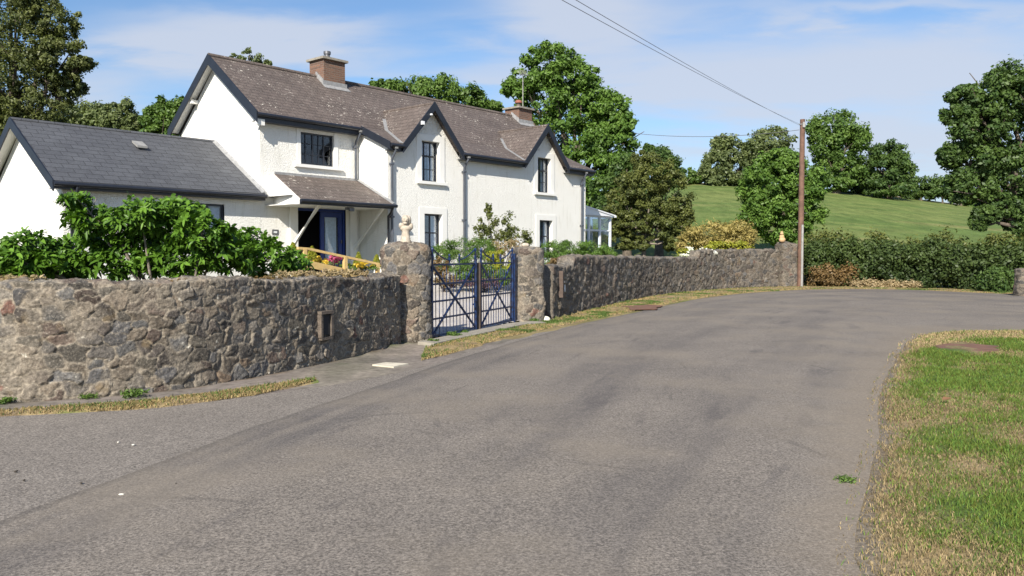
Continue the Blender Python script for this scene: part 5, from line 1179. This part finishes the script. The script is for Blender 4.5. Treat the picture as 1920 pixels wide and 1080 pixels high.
shrub('low_hedge_shrub', [(1040, 470, 26, 16), (1075, 466, 30, 16), (1110, 470, 28, 16), (1135, 476, 18, 14), (1060, 490, 40, 16)], 26.5, 'feathery green shrub row over the right wall below the far windows', 'bright', per=26, n_each=110, size=.045, asp=.2)
shrub('dry_plant', [(1035, 490, 12, 9), (1055, 492, 14, 9), (1078, 490, 12, 8)], 22.5, 'reddish dry plants behind the low notch of the right wall', 'autumn', per=10, n_each=60, size=.03)
shrub('golden_shrub', [(1335, 440, 44, 22), (1375, 435, 34, 20), (1300, 455, 30, 16), (1395, 450, 20, 24), (1350, 460, 50, 16)], 39.3, 'golden feathery conifer shrub behind the right wall', 'gold', per=26, n_each=110, size=.085, asp=.25)
shrub('variegated_shrub', [(1345, 462, 22, 10), (1385, 462, 22, 9), (1290, 474, 18, 7)], 38.4, 'yellow green leafy shrub in front of the golden one', 'lime', per=18, n_each=80, size=.055)
shrub('daisy_clump', [(1305, 470, 18, 8), (1328, 474, 14, 6), (1290, 478, 12, 4)], 36.0, 'white daisy clump on the step of the right wall', 'white', per=9, n_each=22, size=.05)
shrub('daisy_foliage', [(1312, 478, 22, 7)], 36.3, 'green foliage under the white daisies', 'mid', per=14, n_each=60, size=.05)
# small cone conifers, flowers along the ramp
for k_, (x, y0, y1, lb_) in enumerate([(585, 462, 492, 'small yellow green cone conifer left of the pink flowers'), (672, 473, 503, 'small yellow green cone conifer right of the pink flowers'), (706, 478, 505, 'small yellow green conifer hard against the broad gate pillar'), (549, 455, 480, 'small yellow green conifer at the foot of the left porch brace')]):
    u_, z_ = onv(x, y0, .9); q = h2w(u_, .9); zb2 = onv(x, y1, .9)[1]; root = empty('cone_conifer', (q[0], q[1], zb2)); tag(root, lb_, 'conifer', 'small conifers along the ramp')
    n = 1500; t_ = RS.rand(n) ** .7; H_ = z_ - zb2; a_ = RS.rand(n) * 6.283; r_ = .20 * (1 - t_) * (.7 + .4 * RS.rand(n)) + .015
    Pc = np.stack([r_ * np.cos(a_), r_ * np.sin(a_), t_ * H_], 1); V, F, A = leaves(Pc, np.full((n, 3), .02), 1, .03, .3, up=.8); np_mesh('foliage', V, F, LM['lime'], parent=root, attr=A)
    mb = MB(); mb.tube([(0, 0, -.1), (0, 0, H_ * .8)], [.02, .005], 5); mb.build('trunk', M['bark'], root)
for x, y, mt, lb_, cat in [(625, 484, 'pink', 'deep pink begonia flowers on the ramp', 'flowers'), (600, 489, 'yellow', 'yellow pansies left of the pink flowers', 'flowers'), (680, 496, 'yellow', 'yellow and white pansies right of the ramp post', 'flowers')]:
    shrub('flowers', [(x - 6, y + 1, 8, 5), (x + 7, y + 2, 9, 6), (x, y - 3, 8, 5)], 0 + float(h2w(onv(x, y, 1.0)[0], 1.0)[1]), lb_, mt, per=7, n_each=22, size=.035, cat=cat)
shrub('flower_foliage', [(615, 495, 26, 5), (655, 500, 20, 5), (690, 504, 22, 5)], 24.5, 'dark leaves under the ramp flowers', 'mid', per=12, n_each=50, size=.03)
# plants on top of / behind the left wall
def walltop(px0, px1, n, mat, label, hmax, size, name='wall_top_plant'):
    sel = [j for j in range(len(PWL)) if px0 < 960 + 1500 * PWL[j][0] / PWL[j][1] < px1]; js = RS.choice(sel, n); q = PWL[js] - NWL[js] * RS.uniform(.12, .55, (n, 1))
    C = np.concatenate([q, (1.25 + RS.rand(n, 1) * hmax)], 1); V, F, A = leaves(C, np.full((n, 3), .035), 10, size, .3, up=.6); o = np_mesh(name, V, F, LM[mat], attr=A); tag(o, label, 'plant')
walltop(-60, 70, 120, 'dry', 'pale dry rosettes on the wall top at the left edge', .09, .03)
walltop(560, 710, 170, 'dry', 'bleached straw-coloured tuft on the wall top beside the broad pillar', .09, .032)
walltop(300, 560, 110, 'autumn', 'small brown stonecrop along the wall top under the laurel', .03, .02)
# weeds at the wall foot
def weed(px, py, s_, label):
    p = gnd(px, py); root = empty('weed', (p[0], p[1], 0)); tag(root, label, 'weed', 'weeds at the foot of the walls')
    C = np.array([[RS.normal() * s_ * .5, RS.normal() * s_ * .4, s_ * .4 * (.5 + RS.rand())] for _ in range(22)]); V, F, A = leaves(C, np.full((22, 3), s_ * .3), 14, s_ * .16, .4); np_mesh('foliage', V, F, LM['mid'], parent=root, attr=A)
for px, py, s_, lb_ in [(250, 745, .13, 'leafy weed at the foot of the left wall, nearest the camera'), (165, 748, .08, 'tiny weed in the left dry grass strip'), (12, 757, .10, 'green tuft at the left edge of the photo under the wall'), (850, 634, .16, 'sprawling weed under the left gate leaf'), (815, 644, .12, 'weed between the broad pillar and the gate'), (1002, 606, .15, 'grassy weed in front of the right gate pillar'), (870, 628, .12, 'weed under the middle of the gate'), (380 + 1205, 905, .07, 'grass tuft growing in the gravel edge of the right verge')]:
    weed(px, py, s_, lb_)
